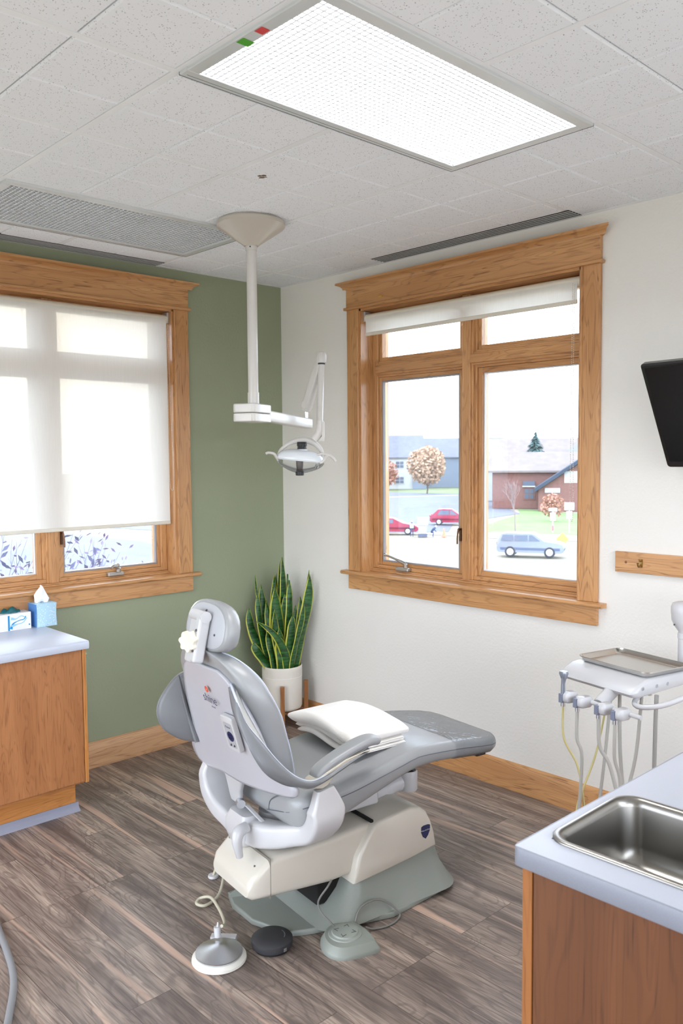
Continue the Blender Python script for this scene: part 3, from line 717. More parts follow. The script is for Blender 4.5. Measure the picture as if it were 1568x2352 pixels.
# back cushion
cz = [.555, .57, .60, .68, .78, .85, .90, .94, .97, 1.0, 1.028, 1.044, 1.051]
ch = [.185, .205, .222, .236, .246, .252, .252, .244, .230, .202, .155, .102, .04]
ct = [.05, .075, .09, .098, .096, .094, .092, .09, .086, .078, .066, .05, .025]
b = MB(); secs = []
zz = [cz[0]+(cz[-1]-cz[0])*(1-(1-i/34)**1.6) for i in range(35)]
for z in zz:
    hw, th = smooth(cz, ch, z), smooth(cz, ct, z); R = min(.035, th*.45, hw*.5)
    ring = []
    for x, y in rrect(2*hw, th, R, 5):
        v = BC+x; ring.append((v, ub(v, z, .30)+interp([.84, .93], [.019, .004], z)+th/2+y, z))
    secs.append(ring)
b.loft(secs); back = b.build('back_cushion', VINYL, CH, sharp=60)
P = [(BC+s*(smooth(cz, ch, z)+.001), ub(s*smooth(cz, ch, z), z, .30)+interp([.84, .93], [.019, .004], z)+smooth(cz, ct, z)*.82, z) for s, z in [(1, z) for z in zz[2:-1]]+[(-1, z) for z in reversed(zz[2:-1])]]
b = MB(); b.tube(P, .0022, n=6, sm=0); b.build('piping', mat('pale_piping', (190, 196, 210), .4), back)
# recess plate for the headrest post
zt0 = 1.0
b = MB(); b.loft([[(BC+x+.01, -.255+.062+y, z+.25*(-y)) for x, y in rrect(.115, .050, .008, 3)] for z in (1.012, 1.0265)]); b.build('post_slot_plate', WHITE, CH, bevel=.001)
# headrest
HR = .0
hub = Vector((-.008, -.242, 1.118)); 
def hp(x, y, z):   # headrest local: x right, y towards the front, z up; tilted
    M_ = Matrix.Rotation(rad(-12), 3, 'X'); return hub+M_@Vector((x, y, z))
def dshape(sx, sz, n=28):
    out = []
    for k in range(n):
        a = 2*pi*k/n; c, s_ = cos(a), sin(a)
        e = .75; x = abs(c)**e*(1 if c > 0 else -1); z = abs(s_)**e*(1 if s_ > 0 else -1)
        if z < 0: z *= .72
        x *= 1-.10*max(0, z)**2
        out.append((x*sx, z*sz))
    return out
b = MB(); b.loft([[hp(x*k, y, z*k) for x, z in dshape(.142, .088)] for k, y in ((.5, -.004), (.93, -.002), (1, .003), (1, .012))]); b.build('headrest_plate', mat('pale_grey_plate', (176, 178, 184), .5), CH, sharp=40)
b = MB(); b.loft([[hp(x*k, y, z*k) for x, z in dshape(.156, .099)] for k, y in ((.92, .002), (.99, .006), (1.02, .018), (1.0, .04), (.93, .058), (.78, .070), (.4, .075), (.05, .076))]); hc_ = b.build('headrest_cushion', VINYL, CH, sharp=60)
for x, z in ((.0, .062), (.085, -.01)):
    b = MB(); p = hp(x, -.004, z); b.ball(p, .0045, 8); b.build('screw', mat('dark_screw', (80, 80, 84), .4), CH)
b = MB()
def bar(b, x0, x1, y0, y1, z0, z1): b.loft([[hp(x, y, z) for x, y in ((x0, y0), (x1, y0), (x1, y1), (x0, y1))] for z in (z0, z1)])
bar(b, .014, .050, -.048, -.006, -.115, .045); b.build('headrest_arm', WHITE, CH, bevel=.010, seg=3)
b = MB(); b.cyl(hp(-.040, -.028, .042), hp(.052, -.028, .042), .020, 24); b.build('headrest_pivot', WHITE, CH)
b = MB(); bar(b, -.038, .012, -.040, -.012, -.120, .04); b.build('headrest_arm', WHITE, CH, bevel=.008, seg=3)
b = MB(); b.loft([[(x-.015, y-.222, z) for x, y in rrect(.07, .030, .008, 3)] for z in (.985, 1.028)]); b.build('headrest_post', WHITE, CH, bevel=.002)
for x, z in ((.036, -.005), (.036, -.075)):
    b = MB(); b.ball(hp(x, -.0485, z), .005, 8); b.build('screw', mat('dark_screw', (80, 80, 84), .4), CH)
# star knob
b = MB(); prof = []
for k in range(56):
    a = 2*pi*k/56; R = .033+.004*cos(7*a); prof.append((R*cos(a), R*sin(a)))
kc = hp(.020, -.060, -.046); ax = Vector((.42, -.90, -.05)).normalized(); e1 = ax.orthogonal().normalized(); e2 = ax.cross(e1)
b.loft([[kc+e1*x*k+e2*y*k+ax*d for x, y in prof] for k, d in ((.55, -.030), (.6, -.014), (1, -.012), (1.0, .010), (.93, .014), (.6, .013))]); b.build('star_knob', IVORY, CH, sharp=50)

# armrests: pad, support and vinyl sling on each side
RT = [(.15, -.229, .956), (.22, -.249, .93), (.27, -.243, .861), (.31, -.202, .793), (.33, -.172, .746), (.335, -.132, .70), (.33, -.09, .664), (.32, -.043, .637), (.31, .001, .627), (.30, .053, .632), (.297, .104, .648), (.293, .172, .667), (.288, .233, .682)]
RB = [(.15, -.235, .945), (.23, -.262, .885), (.30, -.262, .82), (.34, -.250, .765), (.352, -.222, .716), (.348, -.180, .680), (.34, -.130, .650), (.328, -.075, .630), (.318, -.03, .612), (.308, .02, .612), (.30, .09, .630), (.296, .165, .655), (.290, .228, .672)]
def ribbon(T, B, name, m, th=.007, piping=True):
    a, c = crom(T, 5), crom(B, 5); b = MB()
    b.loft([[p+(q-p)*k/4 + Vector((.010*sin(pi*k/4), 0, 0)) for k in range(5)] for p, q in zip(a, c)], cap=False, closed=False)
    o = b.build(name, m, CH, solid=th, sharp=70)
    if piping: b = MB(); b.tube(T, .0042, n=8, sm=5); b.build('piping', mat('pale_piping', (190, 196, 210), .4), o)
    return o
ribbon(RT, RB, 'arm_sling', VINYLD)
# inner liner of the right sling
LI = [(.16, -.215, .945), (.19, -.20, .88), (.22, -.175, .81), (.245, -.145, .74), (.255, -.11, .68), (.26, -.07, .635), (.262, -.03, .61), (.262, .02, .602)]
LT = [(x-.006, y, z-.004) for x, y, z in (RT[0], RT[1], RT[2], RT[3], RT[5], RT[6], RT[7], RT[8])]
b = MB(); a, c = crom(LT, 5), crom(LI, 5); b.loft([[p+(q-p)*k/6+Vector((.012*sin(pi*k/6), 0, -.018*sin(pi*k/6))) for k in range(7)] for p, q in zip(a, c)], cap=False, closed=False)
b.build('sling_liner', LINER, CH, solid=.004, sharp=70)
# left sling, bulging outwards
LO = [(-.17, -.215, .945), (-.225, -.222, .918), (-.27, -.223, .898), (-.31, -.232, .868), (-.345, -.250, .82), (-.36, -.266, .78), (-.362, -.272, .749), (-.36, -.270, .727), (-.358, -.262, .702), (-.354, -.247, .675), (-.348, -.215, .648), (-.342, -.185, .630), (-.336, -.150, .618), (-.33, -.10, .615), (-.32, -.06, .618), (-.31, -.01, .620), (-.30, .03, .625)]
LN = [(-.165, -.19, .935), (-.19, -.165, .895), (-.21, -.15, .865), (-.235, -.135, .83), (-.255, -.12, .795), (-.265, -.11, .76), (-.27, -.105, .73), (-.272, -.10, .70), (-.275, -.09, .67), (-.278, -.08, .645), (-.28, -.06, .625), (-.28, -.04, .61), (-.28, -.02, .60), (-.278, .0, .60), (-.275, .01, .605), (-.27, .02, .61), (-.265, .03, .615)]
b = MB(); a, c = crom(LO, 4), crom(LN, 4)
b.loft([[p+(q-p)*k/8+Vector((0, -.02*sin(pi*k/8)*sin(pi*i/len(a)), 0)) for k in range(9)] for i, (p, q) in enumerate(zip(a, c))], cap=False, closed=False)
ls = b.build('arm_sling', VINYLD, CH, solid=.007, sharp=70)
b = MB(); b.tube(LO, .004, n=8, sm=4); b.build('piping', VINYLD, ls)
b = MB(); b.tube([(-.265, -.225, .90), (-.285, -.205, .84), (-.295, -.185, .77), (-.295, -.165, .70), (-.285, -.150, .64), (-.28, -.148, .625)], [(0, .004), (.3, .010), (.8, .016), (1, .012)], n=10, flat=.7); b.build('sling_edge_band', VINYLD, CH)
for s in (1, -1):
    P = [(.018, .600, .020), (.03, .632, .027), (.07, .655, .03), (.13, .677, .032), (.19, .694, .034), (.24, .702, .035), (.272, .700, .034), (.284, .694, .024)]
    if s < 0: P = [(y*.42, z, q) for y, z, q in P]
    b = MB(); secs = []
    PP = crom([(s*.268, y, z) for y, z, _ in P], 4)
    for i, p in enumerate(PP):
        t = i/(len(PP)-1); w_ = interp([0, .12, .6, .93, 1], [.020, .030, .034, .033, .018], t); h_ = interp([0, .2, .9, 1], [.011, .014, .015, .008], t)
        T = (PP[min(i+1, len(PP)-1)]-PP[max(0, i-1)]).normalized(); Nn = Vector((0, -T.z, T.y))
        secs.append([p+Vector((x, 0, 0))+Nn*z for x, z in rrect(2*w_, 2*h_, h_*.9, 4)])
    b.loft(secs); b.build('armrest_pad', VINYL, CH, sharp=60)
    poly = [(-.012, .608), (-.004, .596), (.03, .588), (.052, .594), (.085, .624), (.14, .650), (.205, .672), (.232, .672), (.232, .682), (.13, .668), (.05, .640), (.0, .620)]
    if s < 0: poly = [(a*.42, c) for a, c in poly]
    b = MB(); b.prism(poly, lambda a, c, d: (d, a, c), s*.245, s*.303); b.build('armrest_support', mat('beige_support', (190, 184, 170), .4, coat=.2), CH, bevel=.006, seg=3)
# logo, control pad and badge
tilt = Vector((0, -.2873, .9578)); nrm = Vector((0, -.9578, -.2873))
def onshell(v, z, off=.0155):
    p = Vector((v, ub(v, z), z))+nrm*off
    X = Vector((1, 2*.38*(v-BC), 0)).normalized(); Z = (X.cross(tilt)).normalized(); Y = Z.cross(X)
    if Z.y > 0: Z = -Z
    M_ = Matrix((X, Y, Z)).transposed().to_4x4(); M_.translation = p; return M_
text_part('shine', .049, 'logo_lettering', NAVY, CH, onshell(-.010, .872))
text_part('dental', .011, 'small_lettering', mat('grey_print', (130, 132, 150), .6), CH, onshell(.002, .846))
M_ = onshell(-.012, .909); b = MB()
b.lathe([(.012, 0), (.012, .0006), (.0085, .0006), (.0085, 0)], (0, 0, 0), 28, M=M_.to_3x3()); b.lathe([(.001, .0004), (.0095, .0004), (.0095, 0)], (0, 0, 0), 28, M=M_.to_3x3())
b.v = [tuple(Vector(x)+M_.translation) for x in b.v]; b.build('logo_disc', RED, CH)
text_part('a', .015, 'logo_mark', mat('pale_print', (240, 220, 210), .5), CH, onshell(-.012, .9095, .0165))
M_ = onshell(.092, .775)
b = MB(); b.loft([[M_@Vector((x*k, y*k, z)) for x, y in rrect(.075, .135, .012, 4)] for k, z in ((1, -.004), (1, .010), (.95, .013))]); cp = b.build('control_pad', WHITE, CH, sharp=40)
b = MB(); b.loft([[M_@Vector((x, y-.004, z)) for x, y in rrect(.048, .095, .006, 3)] for z in (.0131, .0138)]); b.build('membrane', mat('grey_membrane', (168, 168, 172), .5), cp)
b = MB(); b.lathe([(.019, .0139), (.019, .0146), (.011, .0146), (.011, .0139)], (0, 0, 0), 28, M=M_.to_3x3()); b.box(-.012, .012, -.002, .002, .0139, .0146, M_.to_3x3().to_4x4()); b.box(-.002, .002, -.012, .012, .0139, .01455, M_.to_3x3().to_4x4())
b.v = [tuple(Vector(x)+M_@Vector((.002, -.008, 0))) for x in b.v]; b.build('button_ring', NAVY, cp)
for x in (-.008, .012):
    b = MB(); b.ball(M_@Vector((x, -.042, .0135)), .0045, 10); b.build('button', mat('dark_button', (60, 60, 70), .5), cp)
text_part('Pelton', .012, 'pad_lettering', mat('grey_print2', (110, 110, 130), .5), cp, M_@Matrix.Translation((0, .028, .0142)))
# blue badge on the pedestal
bx = Matrix(((0, 0, 1), (1, 0, 0), (0, 1, 0)))
poly = [(-.022, .020), (-.012, .024), (.012, .024), (.022, .020), (.021, 0), (.012, -.018), (0, -.030), (-.014, -.020), (-.023, 0)]
b = MB(); b.prism(poly, lambda a, c, d: (d, .575+a-.005, .262+c), .2068, .2082); b.build('badge', NAVY, CH)
Mb = Matrix(((0, 0, 1, .2084), (1, 0, 0, .570), (0, 1, 0, .266), (0, 0, 0, 1)))
text_part('Pelton & Crane', .0075, 'badge_lettering', mat('white_print', (230, 230, 236), .5), CH, Mb)

# ------------------------------------------------------------------ towel folded on the seat
TW = thing('towel', 'folded white towel lying on the grey chair seat', 'towel', CH.matrix_basis@Vector((-.07, .40, .60)), rad(-8))
b = MB()
def towel_layer(u0, u1, v0, v1, z0, z1, nu=14, nv=18, seed=0):
    rnd = random.Random(seed); secs = []
    for i in range(nv+1):
        v = v0+(v1-v0)*i/nv; ring = []
        e = .5 if i in (0, nv) else (.85 if i in (1, nv-1) else 1)
        zc_, hh = (z0+z1)/2, (z1-z0)/2*e
        top_ = .018 if z1 > .06 else (.008 if z1 > .03 else 0)
        for x, z in rrect(u1-u0-.004*(1-e)*4, 2*hh, hh*.95, 5):
            sag = -.016*((v+.05)/.15)**2 if v < -.05 else -.012*((v+.05)/.25)**2; sag += top_*.6
            sag += .006*sin(v*19+seed)+.003*sin(x*30+v*20)
            ring.append((v, (u0+u1)/2+x, zc_+z+sag*(1 if z > 0 else .75)))
        secs.append(ring)
    return secs
b.loft(towel_layer(-.14, .14, -.225, .22, .036, .082, seed=1)); o = b.build('top_fold', TOWEL, TW, sharp=75)
b = MB(); b.loft(towel_layer(-.12, .115, -.195, .222, .020, .046, seed=2)); b.build('middle_fold', TOWEL, TW, sharp=75)
b = MB(); b.loft(towel_layer(-.128, .12, -.17, .226, .004, .026, seed=3)); b.build('bottom_fold', TOWEL, TW, sharp=75)

# ------------------------------------------------------------------ foot controls
FC = thing('foot_control', 'chrome domed rheostat pedal on a white ring, leftmost of the three pedals', 'foot pedal', (1.962, -1.925, 0))
b = MB(); b.lathe([(.001, 0), (.088, 0), (.093, .004), (.092, .012), (.084, .016), (.076, .022)], (0, 0, 0), 48); b.build('base_ring', mat('worn_white_ring', (220, 218, 210), .5), FC)
b = MB(); b.lathe([(.078, .020), (.080, .024), (.080, .030), (.070, .033), (.04, .042), (.012, .050), (.001, .051)], (0, 0, 0), 64)
m, t, pb = base('spun_chrome'); pb.inputs['Base Color'].default_value = srgb((205, 208, 212)); pb.inputs['Metallic'].default_value = 1; pb.inputs['Roughness'].default_value = .30; pb.inputs['Anisotropic'].default_value = .8
tn = N(t, 'ShaderNodeTangent', direction_type='RADIAL', axis='Z'); t.links.new(tn.outputs[0], pb.inputs['Tangent'])
b.build('dome', m, FC)
b = MB(); b.box(-.045, .045, -.006, .022, .010, .030); b.v = [tuple(Matrix.Rotation(rad(42), 3, 'Z')@Vector(x)+Vector((-.060, .060, 0))) for x in b.v]; b.cyl((-.058, .036, .04), (-.062, .036, .075), .012, 14); b.tube([(-.06, .036, .07), (-.062, .04, .09)], [(0, .004), (1, .003)], n=8, sm=0); b.build('connector', WHITE, FC, bevel=.003)
HO = thing('foot_control_hose', 'ivory air hose curling from the chrome foot pedal to a white collar', 'hose', (1.60, -1.68, 0))
b = MB(); Pc = [(1.487, -1.618, .012), (1.497, -1.606, .045), (1.53, -1.600, .06), (1.585, -1.64, .035), (1.635, -1.70, .012), (1.655, -1.77, .010), (1.625, -1.79, .012), (1.610, -1.765, .018), (1.65, -1.745, .030), (1.72, -1.76, .026), (1.79, -1.785, .020), (1.84, -1.815, .028), (1.865, -1.845, .045)]
b.tube([Vector(q)-Vector((1.60, -1.68, 0)) for q in Pc], .0058, n=10, sm=8); b.build('tube', mat('ivory_hose', (190, 184, 164), .45), HO)
b = MB(); b.lathe([(.010, .001), (.019, .001), (.022, .006), (.020, .013), (.012, .014)], (-.115, .063, 0), 24); b.build('collar', WHITE, HO)
FB = thing('foot_control', 'round black wireless foot pedal, middle of the three pedals', 'foot pedal', (2.030, -1.750, 0))
b = MB(); b.lathe([(.001, .006), (.060, .006), (.062, .0)], (0, 0, 0), 40); b.build('foot_ring', DARK, FB)
b = MB(); b.lathe([(.062, .008), (.071, .012), (.073, .022), (.072, .034), (.064, .040), (.03, .044), (.001, .0445)], (0, 0, 0), 48); b.build('body', mat('charcoal_plastic', (52, 52, 56), .5), FB)
b = MB(); P = [(.045*cos(a), .045*sin(a), .0425) for a in [rad(x) for x in range(30, 100, 10)]]; b.tube(P, [(0, .001), (.5, .005), (1, .002)], n=8, flat=.3, sm=2); b.build('marking', ALU, FB)
b = MB(); b.box(.058, .0735, -.006, .006, .014, .026); b.build('port', ALU, FB, bevel=.001)
FG = thing('foot_control', 'grey green chair foot switch with raised disc, rightmost of the three pedals', 'foot pedal', (2.200, -1.545, 0), rad(-10))
poly = [(-.12, .045), (-.115, -.03), (-.06, -.075), (.0, -.095), (.06, -.093), (.10, -.07), (.115, -.03), (.10, .06), (.05, .085), (-.05, .08), (-.10, .07)]
poly = [(-.105, .035), (-.085, -.045), (-.045, -.088), (.01, -.105), (.055, -.095), (.085, -.06), (.105, .045), (.09, .068), (.0, .078), (-.085, .06)]
poly = [(q.x, q.y) for q in crom([(a, c, 0) for a, c in poly]+[(poly[0][0], poly[0][1], 0)], 4)[:-1]]
b = MB(); b.loft([[(x*k, y*k, z) for x, y in poly] for k, z in ((1, 0), (1, .012), (.97, .016), (.86, .034), (.83, .037), (.5, .038))]); b.build('body', BASEG, FG, sharp=40)
b = MB(); b.lathe([(.060, .036), (.058, .041), (.048, .042), (.045, .047), (.001, .048)], (-.005, -.01, 0), 40); b.build('disc', mat('grey_disc', (142, 148, 142), .45), FG)
b = MB()
for a in range(4):
    b = MB(); M_ = Matrix.Rotation(rad(a*90+45), 4, 'Z'); 
    for s in (-1, 1): b.box(-.0012, .0012, -.009, .009, .0478, .0486, Matrix.Translation((-.005, -.01, 0))@M_@Matrix.Translation((.032, s*.004, 0))@Matrix.Rotation(s*rad(55), 4, 'Z'))
    b.build('arrow', mat('dark_arrow', (92, 98, 94), .6), FG)
CO = thing('foot_switch_cord', 'grey cord looping from the chair base to the grey foot switch', 'cord', (2.10, -1.45, 0))
Pc = [(2.105, -1.535, .190), (2.108, -1.560, .172), (2.092, -1.578, .138), (2.082, -1.580, .109), (2.108, -1.586, .088), (2.135, -1.575, .066), (2.145, -1.560, .045)]
b = MB(); b.tube([Vector(q)-Vector((2.10, -1.45, 0)) for q in Pc], .0035, n=8, sm=8)
Pc = [(2.168, -1.480, .038), (2.162, -1.456, .068), (2.163, -1.418, .082), (2.170, -1.370, .080), (2.184, -1.328, .058), (2.205, -1.302, .030), (2.215, -1.295, .008), (2.228, -1.336, .006), (2.225, -1.385, .006), (2.205, -1.430, .008), (2.195, -1.455, .020)]
b.tube([Vector(q)-Vector((2.10, -1.45, 0)) for q in Pc], .0035, n=8, sm=8); b.build('cable', mat('grey_cable', (120, 120, 116), .5), CO)

# ================================================================== CEILING MOUNTED EXAM LAMP
PX, PY = 1.098, -1.078
LM = thing('dental_lamp', 'white ceiling mounted dental lamp on a post with jointed arms', 'dental lamp', (PX, PY, H))
def lz(z): return z-H
b = MB(); b.lathe([(.05, -.001), (.150, -.001), (.157, -.010), (.158, -.026), (.150, -.034), (.036, -.112), (.034, -.115), (.001, -.115)], (0, 0, 0), 56); b.build('canopy', BEIGE, LM, sharp=30)
b = MB(); b.lathe([(.027, -.112), (.027, -.135), (.001, -.135)], (0, 0, 0), 28); cl = b.build('collar', POSTW, LM)
b = MB(); b.ball((.018, -.02, -.122), .0035, 8); b.build('set_screw', BLACK, cl)
b = MB(); b.cyl((0, 0, -.13), (0, 0, lz(2.0)), .0238, 28); b.build('post', POSTW, LM)
b = MB(); b.cyl((0, 0, lz(2.005)), (0, 0, lz(1.945)), .0268, 28); b.build('lower_sleeve', POSTW, LM)
d = Vector((-.25, .55, 0)).normalized(); sd = Vector((-d.y, d.x, 0))
def al(a, s_, z): return d*a+sd*s_+Vector((0, 0, lz(z)))
b = MB(); b.loft([[al(a, s_, z) for a, s_ in rrect(.185, .115, .02, 4, -.012, 0)] for z in (1.908, 1.950)]); b.build('pivot_housing', POSTW, LM, bevel=.006, seg=3)
b = MB(); b.loft([[al(a, s_, z) for a, s_ in rrect(.185, .115, .02, 4, -.012, 0)] for z in (1.866, 1.9065)]); b.build('pivot_housing', POSTW, LM, bevel=.006, seg=3)
b = MB(); b.loft([[al(a, s_, 1.902+(z if a > .3 else z*1.0)-(a-.1)*.04) for s_, z in rrect(.052, .054, .008, 3)] for a in (.08, .62)]); b.build('horizontal_arm', POSTW, LM, bevel=.002)
AE = al(.595, 0, 1.905)
b = MB(); b.cyl(AE, AE+Vector((0, 0, .062)), .0095, 16); b.build('pivot_pin', CHROME, LM)
TOP = Vector((.968-PX, -.53-PY, lz(2.222)))
S0 = AE+Vector((0, 0, .055))
b = MB(); T = (TOP-S0); Ln_ = T.length; T.normalize(); A = T.cross(Vector((0, 0, 1))).normalized(); B_ = A.cross(T)
b.loft([[S0+T*t*Ln_+A*x*k+B_*y*k for x, y in rrect(.040, .046, .010, 3)] for t, k in ((-.04, .95), (.05, 1.15), (.5, 1.05), (1.0, .85))]); b.build('spring_arm', POSTW, LM, bevel=.002)
b = MB(); b.cyl(S0+A*-.024+T*.02, S0+A*.024+T*.02, .022, 20); b.build('elbow_cap', POSTW, LM, bevel=.003)
b = MB(); b.loft([[TOP+Vector((x*k, y*k, z)) for x, y in rrect(.046, .046, .014, 4)] for z, k in ((-.030, .96), (-.01, 1.02), (.012, 1), (.024, .8), (.028, .4))]); b.build('top_knuckle', POSTW, LM)
b = MB(); b.cyl(TOP+Vector((0, 0, -.038)), TOP+Vector((0, 0, -.028)), .0195, 20); b.build('seal_ring', DGREY, LM)
DB = Vector((.973-PX, -.551-PY, lz(1.868)))
b = MB(); b.cyl(TOP+Vector((0, 0, -.036)), DB, .0168, 24); b.build('drop_tube', POSTW, LM)
rr_ = Vector((.688, .726, 0)); ff = Vector((-.726, .688, 0))     # lamp head axes
b = MB(); b.tube([DB+Vector((0, 0, .022)), DB+Vector((0, 0, -.015)), DB-rr_*.006+Vector((0, 0, -.045)), DB-rr_*.032+Vector((0, 0, -.075))], [(0, .0215), (.5, .021), (1, .018)], n=18); b.build('swivel_elbow', POSTW, LM)
b = MB(); b.loft([[DB+rr_*x+ff*y+Vector((0, 0, z)) for x, y in ((.010, -.014), (.026, -.014), (.026, .014), (.010, .014))] for z in (.018, -.060, )]+[[DB+rr_*x+ff*y+Vector((0, 0, -.085)) for x, y in ((-.008, -.012), (.024, -.012), (.024, .012), (-.008, .012))]]); b.build('elbow_cover', POSTW, LM, bevel=.003)
HC = Vector((.914-PX, -.634-PY, lz(1.690)))
def hl(x, y, z): return HC+rr_*x+ff*y+Vector((0, 0, z-.10*x))
b = MB(); b.tube([hl(-.118, .03, .012), hl(-.10, .035, .045), hl(-.05, .04, .085), hl(.02, .04, .103), hl(.075, .04, .090), hl(.108, .04, .055), hl(.108, .03, .01)], [(0, .007), (.3, .010), (.5, .016), (.8, .011), (1, .008)], n=12, flat=1.1); b.build('yoke_arm', POSTW, LM)
REFL = mat('milky_reflector', (222, 228, 234), .22, coat=.6)
def dish(x, R): return R
b = MB(); secs = []
for k in range(9):
    q = k/8; hw = .118*sin(q*pi/2)**.8+.004; dp_ = .066*sin(q*pi/2)**.8+.004; z = .052-.052*q**1.8
    secs.append([hl(hw*cos(a), dp_*sin(a), z) for a in [2*pi*i/40 for i in range(40)]])
secs.append([hl(.121*cos(a), .069*sin(a), -.006) for a in [2*pi*i/40 for i in range(40)]])
b.loft(secs, cap=False); b.add(secs[0], [tuple(range(40))]); b.build('reflector', REFL, LM, solid=.002, sharp=60)
b = MB(); secs = []
for k in range(9):
    q = k/8; hw = .120*cos(q*pi/2)**.7+.003; dp_ = .068*cos(q*pi/2)**.7+.003; z = -.008-.066*q
    secs.append([hl(hw*cos(a)-.01*q, dp_*sin(a), z) for a in [2*pi*i/40 for i in range(40)]])
b.loft(secs, cap=False); b.build('clear_shield', CLEAR, LM, sharp=60)
b = MB(); b.tube([hl(x, y, z) for x, y, z in ((-.119, 0, -.006), (-.09, -.048, -.006), (0, -.069, -.006), (.09, -.048, -.006), (.119, 0, -.006))], .0025, n=6); b.build('shield_rim', REFL, LM)
b = MB(); b.lathe([(.001, .092), (.024, .092), (.026, .088), (.026, .072), (.023, .070), (.023, .062), (.025, .055), (.001, .054)], hl(.008, .0, 0), 28); b.build('lamp_socket', BLACK, LM)
b = MB(); b.lathe([(.024, .056), (.031, .052), (.033, .044), (.03, .040)], hl(.008, 0, 0), 28); b.build('socket_skirt', REFL, LM)
b = MB(); b.lathe([(.0195, .01), (.0185, -.03), (.016, -.052), (.0185, -.055), (.0185, -.060), (.001, -.062)], hl(-.004, -.01, 0), 28); b.build('light_shield_tower', mat('warm_grey_shield', (112, 106, 104), .5), LM)
b = MB(); b.lathe([(.001, -.062), (.0215, -.062), (.0225, -.068), (.0215, -.082), (.018, -.084), (.001, -.084)], hl(-.004, -.01, 0), 28); b.build('tower_cap', BLACK, LM)
b = MB(); b.tube([hl(-.113, -.01, -.012), hl(-.125, -.02, .004), hl(-.137, -.03, .018), hl(-.165, -.03, .020), hl(-.178, -.03, .014)], [(0, .009), (.5, .0075), (1, .007)], n=12); b.build('handle', POSTW, LM)
b = MB(); b.tube([hl(.095, -.03, -.012), hl(.118, -.035, .000), hl(.130, -.035, .020), hl(.150, -.035, .034), hl(.172, -.035, .022), hl(.184, -.035, .006)], [(0, .008), (.5, .0078), (1, .007)], n=12)
b.tube([hl(.085, -.03, .030), hl(.115, -.035, .040), hl(.150, -.035, .034)], [(0, .006), (1, .007)], n=10); b.build('handle', POSTW, LM)
b = MB(); b.cyl(hl(.084, -.05, -.035), hl(.088, -.058, -.020), .009, 12); b.build('hinge_knob', ALU, LM)

# ================================================================== PLANT
PC = Vector((.215, -.205, 0))
ST = thing('plant_stand', 'four legged brown wooden stand holding the white pot in the corner', 'plant stand', PC)
WN = wood('walnut_Z', (140, 92, 54), (166, 112, 68), (96, 60, 34), 'Z', coat=.1); WNX = wood('walnut_X', (128, 84, 50), (150, 100, 60), (90, 56, 32), 'X', coat=.1)
aF = math.atan2(CAM.y-PC.y, CAM.x-PC.x)
for k in range(4):
    a = aF+k*pi/2; c = Vector((cos(a), sin(a), 0)); t_ = Vector((-sin(a), cos(a), 0)); b = MB()
    b.loft([[c*(.148+x)+t_*y+Vector((0, 0, z)) for x, y in ((-.0135, -.0135), (.0135, -.0135), (.0135, .0135), (-.0135, .0135))] for z in (0, .304)]); b.build('leg', WN, ST, bevel=.002)
for k in range(2):
    a = aF+k*pi/2; c = Vector((cos(a), sin(a), 0)); t_ = Vector((-sin(a), cos(a), 0)); b = MB()
    z0, z1 = (.100, .134) if k else (.1, .134)
    for s0, s1 in (((-.1345, .1345),) if k == 0 else ((-.1345, -.0101), (.0101, .1345))):
        b.loft([[c*s_+t_*y+Vector((0, 0, z)) for s_, y in ((s0, -.01), (s1, -.01), (s1, .01), (s0, .01))] for z in (z0, z1)])
    b.build('cross_bar', WNX, ST, bevel=.002)
PT = thing('potted_snake_plant', 'tall snake plant with yellow edged leaves in a white ceramic pot', 'potted plant', PC+Vector((0, 0, .1345)))
b = MB(); prof = [(.001, 0), (.105, 0), (.118, .006), (.124, .02), (.1245, .20), (.1245, .258), (.1255, .27), (.123, .274), (.119, .272), (.117, .24), (.001, .24)]
b.lathe(prof, (0, 0, 0), 96); b.build('pot', mat('matte_white_ceramic', (226, 221, 211), .55), PT, sharp=50)
b = MB()
for k in range(84):
    a = 2*pi*k/84; M_ = Matrix.Rotation(a, 4, 'Z'); b.box(.1244, .1256, -.0021, .0021, .214, .252, M_)
b.build('ribbed_band', MATS['matte_white_ceramic'], PT, flatshade=True)
b = MB(); P = [(.1248*cos(2*pi*k/60), .1248*sin(2*pi*k/60), .207) for k in range(61)]; b.tube(P, .0012, n=6, sm=0); b.build('stitched_ring', mat('white_glaze', (244, 242, 238), .3), PT)
b = MB(); b.lathe([(.001, .246), (.06, .250), (.1165, .244), (.1165, .2405), (.001, .2405)], (0, 0, 0), 40); b.build('soil', mat('dark_soil', (48, 38, 30), .95, bump=.8, bscale=120), PT)
m, t, pb = base('snake_leaf'); tc = N(t, 'ShaderNodeTexCoord'); q = N(t, 'ShaderNodeMapping'); q.inputs['Scale'].default_value = (10, 10, 60)
n1 = N(t, 'ShaderNodeTexNoise'); n1.inputs['Scale'].default_value = 1.3; n1.inputs['Detail'].default_value = 4; n1.inputs['Distortion'].default_value = .8
cr = N(t, 'ShaderNodeValToRGB'); cr.color_ramp.elements[0].position = .38; cr.color_ramp.elements[0].color = srgb((20, 58, 26)); cr.color_ramp.elements[1].position = .62; cr.color_ramp.elements[1].color = srgb((52, 104, 48))
t.links.new(tc.outputs['Object'], q.inputs[0]); t.links.new(q.outputs[0], n1.inputs['Vector']); t.links.new(n1.outputs['Fac'], cr.inputs[0]); t.links.new(cr.outputs[0], pb.inputs['Base Color']); pb.inputs['Roughness'].default_value = .38
LEAF = m; LEAFY = mat('leaf_yellow_margin', (188, 190, 70), .4)
RD = Vector((.688, .726, 0)); FD = Vector((-.726, .688, 0))
